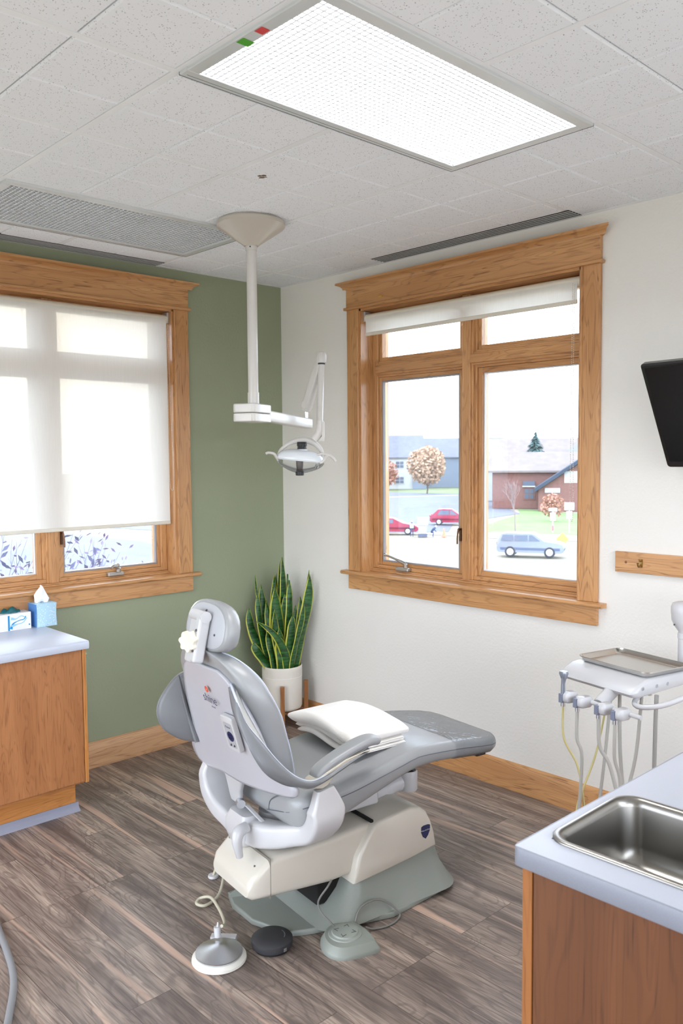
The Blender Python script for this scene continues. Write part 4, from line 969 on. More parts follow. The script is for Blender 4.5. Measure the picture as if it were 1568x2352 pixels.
def leaf(bx_, by_, tx, tz, w_, depth, twist, bend=0, mid=None):
    """bx,by base offset; tx lateral tip offset, tz tip height above the pot bottom, w half width"""
    P0 = RD*bx_+FD*by_+Vector((0, 0, .235)); P3 = RD*tx+FD*depth+Vector((0, 0, tz))
    P1 = P0+Vector((0, 0, (tz-.235)*.4))+RD*(bx_*.3+bend*.5); P2 = P0*.35+P3*.65+RD*bend
    b = MB(); n = 16; secs = []
    if mid: P2 = RD*mid[0]+FD*mid[1]+Vector((0, 0, mid[2]))
    for i in range(n+1):
        s_ = i/n; p = P0*(1-s_)**3+P1*3*s_*(1-s_)**2+P2*3*s_*s_*(1-s_)+P3*s_**3
        w = w_*1.28*(interp([0, .25, .55, .8, .93, 1], [.72, .92, 1.0, .72, .34, .03], s_))
        a = twist+.5*sin(s_*2.2+twist*3); X = RD*cos(a)+FD*sin(a); Yn = Vector((0, 0, 1)).cross(X)
        wav = .006*sin(s_*9+bx_*60)
        secs.append([p+X*w*x+Yn*(w*.28*x*x+wav*x) for x in (-1, -.78, -.4, 0, .4, .78, 1)])
    o = len(b.v); 
    vs = [q_ for r_ in secs for q_ in r_]
    for i in range(n):
        for j in range(6):
            b.mi = 1 if j in (0, 5) else 0; b.add([secs[i][j], secs[i][j+1], secs[i+1][j+1], secs[i+1][j]], [(0, 1, 2, 3)])
    b.build('leaf', [LEAF, LEAFY], PT, solid=.0022, sharp=80, weld=True)
Z0 = .1345
def tip(px, py): return (px-649)/368, .048+(1655-py)*.002755-Z0
def T4(x, y): return tip(540+x/5.114, 1260+y/5.114)
LV = [  # crop tip, half width, base, depth, twist, bend
 ((570, 105), .026, .012, .05, .03, .2, .01), ((250, 320), .010, -.055, .03, .04, .9, -.03), ((315, 430), .026, -.045, .03, .05, .1, -.02),
 ((285, 515), .022, -.065, -.01, 0, .3, -.035), ((185, 685), .030, -.075, -.02, -.02, .35, -.055), ((490, 290), .020, -.02, .04, .06, .8, -.01),
 ((535, 150), .020, .0, .06, .07, 1.0, 0), ((475, 310), .024, -.025, .02, .03, .5, -.01), ((490, 440), .040, -.01, -.02, -.03, .05, 0),
 ((630, 310), .012, .035, .05, .06, 1.1, .0), ((655, 370), .026, .035, .0, .01, .2, .01), ((895, 290), .034, .075, -.01, -.02, .15, .045),
 ((885, 265), .012, .055, .04, .06, .6, .03), ((830, 620), .018, .06, -.05, -.06, .9, .015), ((720, 665), .020, .055, .03, .04, .5, .01),
 ((490, 680), .022, -.01, -.06, -.07, .9, -.01), ((240, 1075), .032, -.055, -.06, -.05, .35, -.03), ((600, 530), .03, .02, .02, 0, -.3, .0),
 ((700, 760), .03, .045, -.05, -.06, .1, .0), ((385, 600), .022, -.03, -.03, -.01, .7, -.01), ((410, 900), .02, -.035, -.075, -.08, 1.2, -.01),
 ((780, 560), .022, .065, .0, .02, .7, .03), ((540, 900), .03, .0, -.075, -.08, .2, .01), ((440, 560), .026, -.02, .0, .0, -.2, .0)]
for (cx_, cy_), w_, bx_, by_, dp2, tw, be in LV:
    tx, tz = T4(cx_, cy_); leaf(bx_, by_, tx, tz, w_, dp2, tw, be)
tx, tz = T4(290, 795); leaf(.035, -.06, tx, tz, .026, -.14, .15, 0, mid=(-.005, -.12, .50))

# ================================================================== LEFT CABINET WITH BOXES
CX1, CY1, CZ = .592, -1.682, .848
CAB1 = thing('base_cabinet', 'oak base cabinet under the pale counter below the green wall window', 'cabinet', (0, -2.6, 0))
def cb(x0, x1, y0, y1, z0, z1): return (x0, x1, y0+2.6, y1+2.6, z0, z1)
b = MB(); b.box(*cb(.0165, .552, -3.3, -1.708, .16, CZ-.0385)); b.build('carcass', cab('Z'), CAB1, flatshade=True)
b = MB(); b.box(*cb(.0165, .571, -1.7079, -1.690, .165, CZ-.0385)); b.build('end_panel', cab2('Z'), CAB1, bevel=.001)
b = MB(); b.box(*cb(.5525, .570, -2.45, -1.711, .172, CZ-.0385)); b.build('door', cab('Z'), CAB1, bevel=.001)
b = MB(); b.box(*cb(.5525, .570, -3.29, -2.455, .172, CZ-.0385)); b.build('door', cab('Z'), CAB1, bevel=.001)
b = MB(); b.box(*cb(.0165, .466, -3.3, -1.712, 0, .1599)); b.build('toe_kick', cab2('Y'), CAB1, flatshade=True)
b = MB(); P = [(0, 0), (.026, 0), (.024, .006), (.012, .014), (.006, .024), (.004, .040), (0, .040)]
b.loft([[Vector((.4665+x, y+2.6, z)) for x, z in P] for y in (-3.3, -1.70)]); b.build('cove_base', mat('blue_grey_rubber', (140, 142, 158), .5), CAB1)
T = thing('countertop', 'pale grey laminate countertop under the tissue box', 'countertop', (0, -2.6, CZ))
b = MB(); prof = [(0.0165, 0), (CX1-.008, 0), (CX1-.002, -.003), (CX1, -.010), (CX1, -.030), (CX1-.004, -.038), (.0165, -.038)]
b.loft([[Vector((x, y+2.6, z)) for x, z in prof] for y in (-3.31, CY1)]); b.build('slab', mat('pale_laminate', (192, 198, 212), .35), T, sharp=50)
b = MB(); b.box(.0005, .0164, -.71, CY1+2.6-.02, -.038, .055); b.build('backsplash', mat('cream_backsplash', (206, 200, 184), .5), T, bevel=.003)
# tissue box
TB = thing('tissue_box', 'light blue cube tissue box patterned with small dots', 'tissue box', (.0675, -1.672, CZ))
m, t, pb = base('tissue_card'); tc = N(t, 'ShaderNodeTexCoord'); vo = N(t, 'ShaderNodeTexVoronoi'); vo.inputs['Scale'].default_value = 105; vo.inputs['Randomness'].default_value = .8
cr = N(t, 'ShaderNodeValToRGB'); cr.color_ramp.interpolation = 'CONSTANT'; cr.color_ramp.elements[0].color = srgb((236, 246, 252)); cr.color_ramp.elements[1].position = .22; cr.color_ramp.elements[1].color = srgb((172, 208, 230))
t.links.new(tc.outputs['Object'], vo.inputs['Vector']); t.links.new(vo.outputs['Distance'], cr.inputs[0])
cr2 = N(t, 'ShaderNodeValToRGB'); cr2.color_ramp.interpolation = 'CONSTANT'; cr2.color_ramp.elements[0].color = srgb((232, 244, 250)); cr2.color_ramp.elements[1].position = .5; cr2.color_ramp.elements[1].color = srgb((120, 160, 190))
sx = N(t, 'ShaderNodeSeparateColor'); t.links.new(vo.outputs['Color'], sx.inputs[0]); t.links.new(sx.outputs[0], cr2.inputs[0])
mm = N(t, 'ShaderNodeMath', operation='LESS_THAN'); mm.inputs[1].default_value = .24; t.links.new(vo.outputs['Distance'], mm.inputs[0])
xx = N(t, 'ShaderNodeMix', data_type='RGBA'); xx.inputs[6].default_value = srgb((176, 212, 232)); t.links.new(mm.outputs[0], xx.inputs[0]); t.links.new(cr2.outputs[0], xx.inputs[7]); t.links.new(xx.outputs[2], pb.inputs['Base Color']); pb.inputs['Roughness'].default_value = .45
b = MB(); b.mi = 0
hw = .052; pts = []
b.loft([[(x*k, y*k, z) for x, y in rrect(.0995, .107, .003, 2)] for z, k in ((0.0005, 1.02), (.03, .985), (.06, .97), (.09, .985), (.118, 1.02), (.119, 1.0))]); b.build('carton', m, TB, sharp=40)
b = MB(); b.box(-.0505, .0505, -.0562, -.0545, .001, .117); b.build('blue_side', mat('mid_blue_card', (84, 140, 206), .5), TB)
b = MB(); secs = []
for k, (w1, w2, z) in enumerate(((.034, .012, .1192), (.037, .014, .135), (.033, .012, .155), (.020, .010, .178), (.008, .005, .196), (.002, .002, .206))):
    secs.append([( .006*sin(a*3+k)*w2/.014+w2*sin(a), w1*cos(a)+.004*sin(k*2)-.006, z+.004*cos(a*4)) for a in [2*pi*i/22 for i in range(22)]])
b.loft(secs); b.build('tissue', mat('soft_tissue', (246, 246, 248), .9), TB, sharp=80)
# glove box
GB = thing('glove_box', 'white and blue carton of teal gloves beside the tissue box', 'glove box', (.062, -1.868, CZ))
b = MB(); b.box(-.0445, .0445, -.118, .118, .0005, .085); b.build('carton', mat('white_card', (234, 234, 240), .45), GB, bevel=.001)
b = MB(); b.box(.0446, .0452, .0, .009, .002, .078)
b.build('blue_stripe', mat('cyan_print', (30, 140, 196), .5), GB)
for k, P in enumerate(([(0, .018, .010), (0, .030, .035), (0, .060, .048), (0, .085, .052), (0, .095, .066)], [(0, .02, .062), (0, .045, .058), (0, .07, .070), (0, .09, .062)], [(0, .02, .024), (0, .05, .030), (0, .08, .036), (0, .10, .058)])):
    b = MB(); b.tube([(.0452, y-.004, z) for _, y, z in P], [(0, .008), (.4, .002), (1, .003)], n=6, flat=.15, up=(1, 0, 0)); b.build('wave_print', mat(('cyan_print', 'pale_cyan_print', 'pale_cyan_print')[k], (150, 200, 226), .5), GB)
b = MB(); b.lathe([(.001, 0), (.004, 0), (.004, .0008)], (.0452, .108, .022), 14, 'X'); b.build('print_dot', mat('blue_dot', (70, 120, 190), .5), GB)
b = MB(); rnd = random.Random(3)
secs = []
for i in range(13):
    y = -.02+.105*i/12; e = sin(pi*i/12)**.5+.05; secs.append([(x*e*(.026+.004*sin(i*1.7))-.004, y, .0852+max(0, z)*e*(.022+.008*sin(i*1.1+x*3))) for x, z in [(cos(2*pi*k/18), sin(2*pi*k/18)) for k in range(18)]])
b.loft(secs); b.build('gloves', mat('teal_nitrile', (10, 92, 100), .45, bump=.5, bscale=60), GB, sharp=80)

# ================================================================== RIGHT CABINET, COUNTER AND SINK
RC = thing('base_cabinet', 'brown oak base cabinet in the right foreground under the sink counter', 'cabinet', (3.6, -1.5, 0))
def rb(x0, x1, y0, y1, z0, z1): return (x0-3.6, x1-3.6, y0+1.5, y1+1.5, z0, z1)
b = MB(); b.box(*rb(3.298, 3.30, -2.0799, -.95, .08, .8595)); b.box(*rb(3.30, 4.1, -2.0799, -2.062, .08, .8595)); b.box(*rb(4.08, 4.1, -2.06, -.95, .08, .8595)); b.box(*rb(3.30, 4.08, -.97, -.95, .08, .8595)); b.box(*rb(3.30, 4.08, -2.06, -.97, .08, .10)); b.build('carcass', cab('Z'), RC, flatshade=True)
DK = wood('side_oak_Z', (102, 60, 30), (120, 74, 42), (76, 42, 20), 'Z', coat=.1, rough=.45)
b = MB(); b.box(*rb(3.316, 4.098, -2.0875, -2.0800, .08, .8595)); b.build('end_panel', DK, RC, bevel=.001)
b = MB(); b.box(*rb(3.290, 3.3125, -2.0885, -2.066, .08, .8595)); b.build('corner_strip', wood('strip_oak_Z', (150, 94, 46), (168, 108, 56), (120, 72, 34), 'Z', coat=.1, rough=.45), RC, bevel=.001)
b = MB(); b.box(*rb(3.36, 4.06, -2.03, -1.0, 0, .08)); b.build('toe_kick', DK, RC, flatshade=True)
T = thing('countertop', 'grey speckled laminate countertop around the steel sink', 'countertop', (3.6, -1.5, .9))
X0, X1, Y0, Y1 = 3.272, 4.14, -2.103, -.92
SXC, SYC, SW, SH = 3.508, -1.862, .415, .335       # sink centre and rim size
def strip(b, x0, x1, y0, y1): b.box(x0-3.6, x1-3.6, y0+1.5, y1+1.5, -.040, 0)
b = MB(); hx0, hx1, hy0, hy1 = SXC-SW/2+.012, SXC+SW/2-.012, SYC-SH/2+.012, SYC+SH/2-.012
for a in ((X0+.006, hx0, Y0+.006, Y1), (hx1, X1, Y0+.006, Y1), (hx0, hx1, Y0+.006, hy0), (hx0, hx1, hy1, Y1)): strip(b, *a)
b.build('slab', COUNTER, T, flatshade=True)
# laminate edge band, rounded at the corner
b = MB(); P = [(X1, Y0), (X0+.02, Y0)]+[(X0+.02-.02*sin(a), Y0+.02-.02*cos(a)) for a in [k*pi/16 for k in range(1, 8)]]+[(X0, Y0+.02), (X0, Y1)]
secs = []
for i, (x, y) in enumerate(P):
    inx = min(max(x, X0+.0065), X1); iny = max(y, Y0+.0065)
    nx_, ny_ = (x-inx), (y-iny); 
    secs.append([Vector((x-nx_*1.0-3.6, y-ny_*1.0+1.5, 0)), Vector((x-nx_*.25-3.6, y-ny_*.25+1.5, -.0005)), Vector((x-3.6, y+1.5, -.003)), Vector((x-3.6, y+1.5, -.036)), Vector((x-nx_*.4-3.6, y-ny_*.4+1.5, -.040)), Vector((x-nx_-3.6, y-ny_+1.5, -.040))])
b.loft(secs); b.build('edge_band', COUNTER2, T, sharp=50)
SK = thing('sink', 'rectangular brushed steel sink set in the grey counter', 'sink', (SXC, SYC, .9))
b = MB(); L0 = [(1.0, .052, .0006), (1.0, .052, .004), (.985, .050, .0062), (.945, .046, .0062), (.925, .044, .003), (.905, .042, -.012), (.885, .042, -.10), (.86, .04, -.128), (.78, .035, -.142), (.4, .02, -.145), (.05, .004, -.146)]
b.loft([[(x, y, z) for x, y in rrect(SW-(1-k)*.45, SH-(1-k)*.45 if k > .8 else SH*k*.95, min(R_, .05), 7)] for k, R_, z in L0[:8]]+[[(x*k2, y*k2, z) for x, y in rrect(SW-(.14)*.45, SH-.14*.45, .04, 7)] for k2, z in ((.90, -.142), (.5, -.146), (.1, -.148))], cap=False)
b.f.append(tuple(range(len(b.v)-len(rrect(1, 1, .1, 7)), len(b.v)))); b.m.append(0)
so = b.build('basin', mat('dull_sink_steel', (150, 147, 142), .3, metal=1), SK, sharp=60)
b = MB(); b.lathe([(.001, -.1455), (.030, -.1455), (.036, -.1440), (.038, -.1465)], (.03, .01, 0), 28); b.build('drain', CHROME, SK)
FA = thing('faucet', 'chrome and white faucet behind the sink at the right edge', 'faucet', (3.60, -1.600, .9))
b = MB(); b.lathe([(.001, .0), (.028, .0), (.028, .012), (.020, .016), (.016, .06), (.016, .10), (.001, .10)], (0, 0, 0), 28); b.build('base', CHROME, FA)
b = MB(); b.tube([(0, 0, .09), (0, 0, .17), (-.02, -.05, .22), (-.05, -.13, .20), (-.062, -.165, .14)], .011, n=14); b.build('spout', CHROME, FA)
b = MB(); b.ball((-.0650, -.190, .085), .030, 20, (1, 1, 1.1)); b.build('filter_head', mat('frosted_white', (214, 216, 222), .35), FA)
b = MB(); b.cyl((-.064, -.178, .10), (-.062, -.165, .142), .013, 16); b.build('spout_nut', CHROME, FA)
b = MB(); b.tube([(-.012, -.008, .05), (-.08, -.030, .042), (-.170, -.047, .032)], [(0, .008), (1, .0055)], n=10); b.build('lever', CHROME, FA)

# ================================================================== INSTRUMENT DELIVERY UNIT
ang = rad(-13.3); DC = Vector((2.672, -.475, .885))
DU = thing('instrument_unit', 'white instrument delivery unit with hanging handpiece holders by the white wall', 'dental unit', DC, ang)
DUM = Matrix.Translation(DC)@Matrix.Rotation(ang, 4, 'Z'); DUI = DUM.inverted()
def dl(p): return DUI@Vector(p)
prof = [(-.19, -.052), (-.180, -.064), (-.16, -.068), (.12, -.052), (.135, -.045), (.14, -.02), (.14, -.006), (.12, -.004), (-.08, -.004), (-.12, -.010), (-.16, -.026), (-.185, -.042)]
b = MB(); b.loft([[(x, y, z) for y, z in inset(prof, dd, 0, -.03)] for x, dd in ((-.186, .18), (-.182, .05), (-.172, 0), (.172, 0), (.182, .05), (.186, .18))]); b.build('head', WHITE, DU, sharp=50)
for k, x in enumerate((-.135, -.06, .0)):
    b = MB(); b.lathe([(.008, 0), (.008, .0005), (.0065, .0005), (.0065, 0)], (.1865, x+.0, -.035), 16, 'X'); b.build('icon', mat('light_icon', (196, 198, 202), .6), DU)
hub_ = dl((2.71, -.70, .83)); hub2 = dl((2.700, -.775, .775))
b = MB(); b.tube([dl((2.70, -.60, .842)), dl((2.700, -.66, .815)), dl((2.698, -.742, .785))], [(0, .028), (1, .023)], n=16); b.build('holder_post', WHITE, DU)
HP = [(2.598, -.758, .800), (2.664, -.768, .797), (2.759, -.784, .795), (2.830, -.797, .793)]
b = MB(); b.tube([dl((2.585, -.752, .802)), dl((2.70, -.770, .797)), dl((2.895, -.803, .793))], .0085, n=10, sm=2); b.build('holder_bar', WHITE, DU)
for k, q in enumerate(HP):
    c = dl(q); b = MB(); b.loft([[c+Vector((x*s_, y*s_*1.25-.012, z)) for x, y in rrect(.042, .050, .014, 4)] for z, s_ in ((-.018, .8), (-.010, 1), (.010, 1), (.020, .75))]); h_ = b.build('handpiece_holder', WHITE, DU, sharp=55)
    b = MB(); b.box(c.x-.022, c.x-.004, c.y-.048, c.y-.030, c.z-.020, c.z+.014); b.build('holder_insert', mat('slate_insert', (120, 126, 146), .5), h_, bevel=.002)
    b = MB(); b.cyl(c+Vector((-.010, -.036, -.034)), c+Vector((-.010, -.036, -.018)), .0085, 14); b.build('coupling', ALU, h_)
c = dl(HP[0]); b = MB(); b.tube([c+Vector((-.010, -.036, -.016)), c+Vector((-.010, -.036, .045)), c+Vector((-.008, -.034, .075))], [(0, .0085), (.6, .0075), (1, .010)], n=12)
b.loft([[c+Vector((-.009+x*k, -.034+y*k, z)) for x, y in rrect(.02, .018, .004, 2)] for z, k in ((.070, .9), (.090, 1.5), (.098, 1.3))]); b.build('air_syringe', mat('blue_grey_metal', (150, 158, 172), .3, metal=.7), DU, sharp=50)
b = MB(); b.tube([(.150, -.10, -.060), (.17, -.16, -.085), (.21, -.17, -.09), (.27, -.12, -.075), (.33, -.02, -.03), (.40, .05, .0)], .0095, n=12); b.build('side_handle', WHITE, DU)
b = MB(); b.cyl((.15, -.055, -.078), (.15, -.055, -.058), .009, 12); b.build('knob', mat('beige_knob', (176, 170, 150), .5), DU)
b = MB(); b.tube([(.12, .10, -.03), (.19, .16, -.03), (.215, .195, 0), (.215, .195, .05)], .022, n=16); b.build('arm_neck', WHITE, DU)
ac = dl((2.795, -.262, 1.0))
b = MB(); b.lathe([(.022, -.12), (.022, -.028), (.024, -.026), (.024, -.008), (.021, -.006), (.021, 0), (.034, .018), (.047, .045), (.050, .075), (.050, .098), (.044, .112), (.03, .118), (.001, .119)], ac, 32); b.build('arm_joint', WHITE, DU)
b = MB(); b.tube([ac+Vector((.03, 0, .07)), ac+Vector((.3, .06, .10)), ac+Vector((.62, .12, .13))], .035, n=16, sm=3); b.build('support_arm', WHITE, DU)
b = MB(); b.ball(ac+Vector((-.012, -.043, .030)), .004, 8); b.build('screw', mat('dark_screw', (80, 80, 84), .4), DU)
wp = dl((3.42, -.05, 1.1)); b = MB(); b.box(wp.x-.06, wp.x+.06, wp.y-.04, wp.y+.04, -.06, .28); b.build('wall_mount', WHITE, DU, bevel=.01)
# hoses: each a part of the unit, looping down behind the counter
def hose(P, R_, m_, nm='hose'):
    b = MB(); b.tube([dl(q) for q in P], R_, n=10, sm=8); b.build(nm, m_, DU)
bot = .36
def hpos(k): return Vector(HP[k])+Vector((-.018, -.033, -.030))
c0, c1, c2, c3 = [DUM@(dl(q)+Vector((-.010, -.036, -.034))) for q in HP]
hose([c0, c0+Vector((.005, 0, -.12)), (2.625, -.765, .55), (2.650, -.765, .45), (2.655, -.76, .36), (2.63, -.74, .30), (2.59, -.70, .36), (2.62, -.62, .55), (2.628, -.55, .76), (2.625, -.53, .835)], .0038, YHOSE)
hose([c1, c1+Vector((.0, 0, -.10)), (2.660, -.79, .60), (2.655, -.79, .45), (2.64, -.78, .30), (2.64, -.70, .24), (2.64, -.64, .32), (2.648, -.60, .55), (2.652, -.56, .83)], .0062, HOSE)
hose([c2, c2+Vector((.006, 0, -.10)), (2.775, -.80, .60), (2.80, -.79, .50), (2.815, -.78, .40), (2.81, -.74, .28), (2.78, -.68, .26), (2.75, -.64, .4), (2.72, -.62, .60), (2.70, -.59, .82)], .0068, HOSE)
hose([c3, c3+Vector((.0, 0, -.12)), (2.826, -.815, .55), (2.824, -.81, .35), (2.80, -.76, .24), (2.77, -.70, .3), (2.77, -.66, .44), (2.79, -.63, .60), (2.80, -.61, .83)], .0062, HOSE)
hose([(2.86, -.62, .83), (2.862, -.63, .70), (2.86, -.63, .45), (2.86, -.62, .2)], .0075, mat('mid_grey_hose', (150, 148, 144), .45))
TR = thing('instrument_tray', 'shallow stainless steel tray on top of the white instrument unit', 'tray', DC+Vector((.012, .012, .0)), ang)
b = MB(); b.loft([[(x, y, z) for x, y in rrect(.352-k, .250-k, max(.012, .034-k*.3), 6)] for k, z in ((.040, -.0030), (.026, -.001), (.008, .016), (.004, .0185), (0, .0185), (0, .016), (.006, .0165), (.010, .0145), (.032, .0006), (.044, -.0006))]); b.build('dish', STEEL, TR, sharp=40)

# ================================================================== SCREEN, HOOK RAIL, LOOSE HOSE
TV = thing('wall_monitor', 'black flat screen tilted forward high on the white wall', 'monitor', (3.05, -.30, 1.85))
A_, B_2 = Vector((2.628, -.335, 2.057)), Vector((2.652, -.125, 1.648)); wv = (Vector((2.853, -.441, 2.055))-A_); wv = Vector((1, -.10, 0)).normalized()
up_ = (A_-B_2); Hh = up_.length; up_.normalize(); up_ = (up_-wv*up_.dot(wv)).normalized(); nn_ = wv.cross(up_).normalized()
org = B_2-Vector((3.05, -.30, 1.85))
def tvp(a, c, d_): return org+wv*a+up_*c+nn_*d_
b = MB(); b.loft([[tvp(.40+x*.98, Hh/2+y*.98, dd) for x, y in rrect(.80, Hh, .012, 3)] for dd in (-.03,)]+[[tvp(.40+x, Hh/2+y, dd) for x, y in rrect(.80, Hh, .012, 3)] for dd in (-.022, -.002)]+[[tvp(.40+x*.99, Hh/2+y*.985, 0) for x, y in rrect(.80, Hh, .012, 3)]]); b.build('housing', mat('gloss_black_bezel', (20, 22, 28), .25, coat=.4), TV, sharp=30)
b = MB(); b.loft([[tvp(.40+x, Hh/2+.004+y, dd) for x, y in rrect(.768, Hh-.045, .002, 1)] for dd in (.0002, .0008)]); b.build('panel', mat('black_panel', (5, 6, 8), .3), TV)
b = MB(); b.tube([tvp(.40, Hh*.5, -.03), Vector((0, .2, .02)), Vector((0, .27, .04))], .022, n=12, sm=2); b.box(-.08, .08, .27, .2995, -.10, .16); b.build('wall_bracket', BLACK, TV)
HK = thing('hook_rail', 'oak rail with a small brass coat hook on the white wall below the screen', 'hook rail', (2.364, 0, 1.222))
b = MB(); b.box(0, .75, -.0185, 0, -.046, .046); b.build('board', oak('X'), HK, bevel=.0015)
for x in (.052, .70):
    b = MB(); b.lathe([(.001, -.0192), (.006, -.0190), (.006, -.0180)], (x, 0, 0), 14, 'Y'); b.build('plug', mat('dark_plug', (128, 78, 44), .5), HK)
for x in (.125, .55):
    b = MB(); b.loft([[(x+a, dd, c*1.0) for a, c in rrect(.012, .040, .0058, 4)] for dd in (-.0186, -.0225)])
    b.tube([(x, -.022, -.006), (x-.001, -.036, -.014), (x-.002, -.044, -.008), (x-.002, -.046, .004)], [(0, .004), (.7, .0035), (1, .0055)], n=10); b.tube([(x, -.022, .010), (x, -.034, .012), (x, -.040, .020)], [(0, .004), (1, .004)], n=8); b.build('hook', BRASS, HK)
LH = thing('loose_hose', 'thick grey hose curving in at the lower left edge of the floor', 'hose', (1.3, -2.45, 0))
b = MB(); P = [(2.02, -2.72, .45), (2.12, -2.715, .48), (2.216, -2.737, .49), (2.318, -2.761, .48), (2.386, -2.787, .47), (2.457, -2.823, .46), (2.53, -2.87, .45)]
P = [(1.18, -2.38, .012), (1.305, -2.408, .012), (1.399, -2.427, .012), (1.541, -2.461, .012), (1.640, -2.497, .012), (1.74, -2.548, .012), (1.83, -2.60, .012), (1.95, -2.70, .012)]
b.tube([Vector(q)-Vector((1.3, -2.45, 0)) for q in P], .0115, n=14); b.build('tube', mat('slate_hose', (132, 134, 138), .45), LH)
b = MB(); b.cyl(Vector((1.95, -2.70, .012))-Vector((1.3, -2.45, 0)), Vector((1.99, -2.735, .012))-Vector((1.3, -2.45, 0)), .0135, 16); b.build('end_cuff', DGREY, LH)

# ================================================================== OUTSIDE
G = -5.4
def flat(name, pts, z, m_, lab, cat='ground'):
    b = MB(); b.add([(x, y, z) for x, y in pts], [tuple(range(len(pts)))]); o = b.build(name, m_, flatshade=True); return struct(o, lab, cat)
def omat(n, c, var=.08, sc=.5, rough=.9): return mat(n, tuple(x*.76 for x in c), rough, var=var, vscale=sc)
flat('ground', [(-400, -300), (300, -300), (300, 500), (-400, 500)], G-.06, omat('dry_grass', (176, 168, 150), .15, .4), 'pale dry grass outside', 'ground')
flat('road', [(-120, 30), (-62, 42), (-46.5, 58.5), (-52, 66), (-56, 84), (-92, 122), (-130, 120)], G-.03, omat('asphalt', (120, 126, 140)), 'grey asphalt road', 'road')
flat('road', [(-120, -60), (-18, -60), (-18, 22), (-60, 34), (-120, 30)], G-.03, omat('asphalt', (120, 126, 140)), 'grey asphalt lot west of the building', 'road')
flat('lawn', [(-125, 100), (-92.8, 119), (-80, 135), (-60, 160), (-250, 300), (-260, 60)], G-.04, omat('far_lawn', (128, 142, 96), .15), 'far green lawn', 'lawn')
flat('lawn', [(-56, 84), (-46, 60.5), (-43, 61), (-33, 64), (-28, 76), (-44, 86), (-62, 92)], G-.035, omat('near_lawn', (130, 158, 96), .15), 'green lawn in front of the brick house', 'lawn')
flat('sidewalk', [(-98, 104), (-92.8, 117.5), (-93.6, 119), (-100, 104)], G-.02, omat('concrete', (206, 204, 200), .03), 'pale curb across the road', 'sidewalk')
flat('sidewalk', [(-47.5, 57.5), (-44.8, 58.6), (-42.8, 61.0), (-33, 63.6), (-27, 66), (-28, 60.5), (-38, 56.5), (-47, 55)], G-.02, omat('concrete', (206, 204, 200), .03), 'pale concrete sidewalk strip', 'sidewalk')
flat('ground_marking', [(-30.15, 38.3), (-29.9, 38.35), (-45.0, 58.25), (-45.25, 58.2)], G-.015, mat('pale_yellow_line', (226, 218, 160), .8), 'thin pale yellow line on the ground', 'line')
def ang_to(x, y): return math.atan2(-(x-CAM.x), (y-CAM.y))  # facing the room: local +x to the right in view
def roofed(T, x0, x1, y0, y1, h, rise, wallm, roofm, ridge='x', over=.5, hip=0, base=0):
    b = MB(); b.box(x0, x1, y0, y1, base, h); b.build('wall', wallm, T, flatshade=True)
    b = MB(); X0_, X1_, Y0_, Y1_ = x0-over, x1+over, y0-over, y1+over; ym = (y0+y1)/2; xm = (x0+x1)/2; t_ = .25
    if ridge == 'x': lo = [(X0_, Y0_), (X1_, Y0_), (X1_, Y1_), (X0_, Y1_)]; rg = [(X0_+hip, ym), (X1_-hip, ym)]
    else: lo = [(X1_, Y0_), (X1_, Y1_), (X0_, Y1_), (X0_, Y0_)]; rg = [(xm, Y0_+hip), (xm, Y1_-hip)]
    vs = [(a, c, h) for a, c in lo]+[(a, c, h-t_) for a, c in lo]+[(a, c, h+rise) for a, c in rg]
    b.add(vs, [(0, 1, 9, 8), (2, 3, 8, 9), (1, 2, 9), (3, 0, 8), (4, 7, 6, 5), (0, 4, 5, 1), (1, 5, 6, 2), (2, 6, 7, 3), (3, 7, 4, 0)]); b.build('roof', roofm, T, flatshade=True)
def win(T, x, z, w_, h_, y, m_frame, m_pane):
    b = MB(); b.box(x-w_/2-.12, x+w_/2+.12, y-.08, y+.02, z-.12, z+h_+.12); f_ = b.build('window', m_frame, T, flatshade=True)
    b = MB()
    for i in (0, 1):
        for j in (0, 1): b.box(x-w_/2+i*w_/2+.06, x-w_/2+(i+1)*w_/2-.06, y-.12, y-.07, z+j*h_/2+.06, z+(j+1)*h_/2-.06)
    b.build('pane', m_pane, f_, flatshade=True)
ROOF = omat('slate_roof', (128, 132, 148), .1, 1); ROOF2 = omat('brown_grey_roof', (158, 146, 144), .1, 1); SID = omat('pale_siding', (206, 210, 216)); BLU = omat('blue_grey_siding', (140, 154, 176)); WHT = omat('white_siding', (224, 226, 228)); PANE = mat('dark_pane', (74, 84, 104), .2); BRK = omat('red_brick', (158, 112, 106), .1, 3)
Dk = omat('dark_fascia', (72, 84, 108))
a = ang_to(-121, 135); AP = thing('apartment_building', 'long blue grey apartment building with hipped roofs far behind the orange tree', 'building', (-121, 134, G), a)
roofed(AP, -14, 5, 0, 16, 7.0, 5.0, WHT, ROOF, hip=1)
roofed(AP, -2, 24, 8, 22, 7.0, 4.4, BLU, ROOF, hip=1)
b = MB(); b.box(2, 4.99, -.6, 0, 0, 6.9); b.build('bay', BLU, AP, flatshade=True)
for x, z in ((-.8, 4.6), (-.8, 1.2), (-4.5, 4.6), (-4.5, 1.2)): win(AP, x, z, 1.8, 1.5, 0, WHT, PANE)
for x, z in ((13.8, 4.9), (13.8, 1.2), (18.3, 4.9), (18.3, 1.2)): win(AP, x, z, 1.8, 1.6, 8, WHT, PANE)
a = ang_to(-56, 92); HB = thing('brick_building', 'low red brick building with a broad pale roof and gabled wing', 'building', (-56, 92, G), a)
roofed(HB, -8.4, 9, 3, 11, 5.1, 2.5, BRK, ROOF2, over=.6)
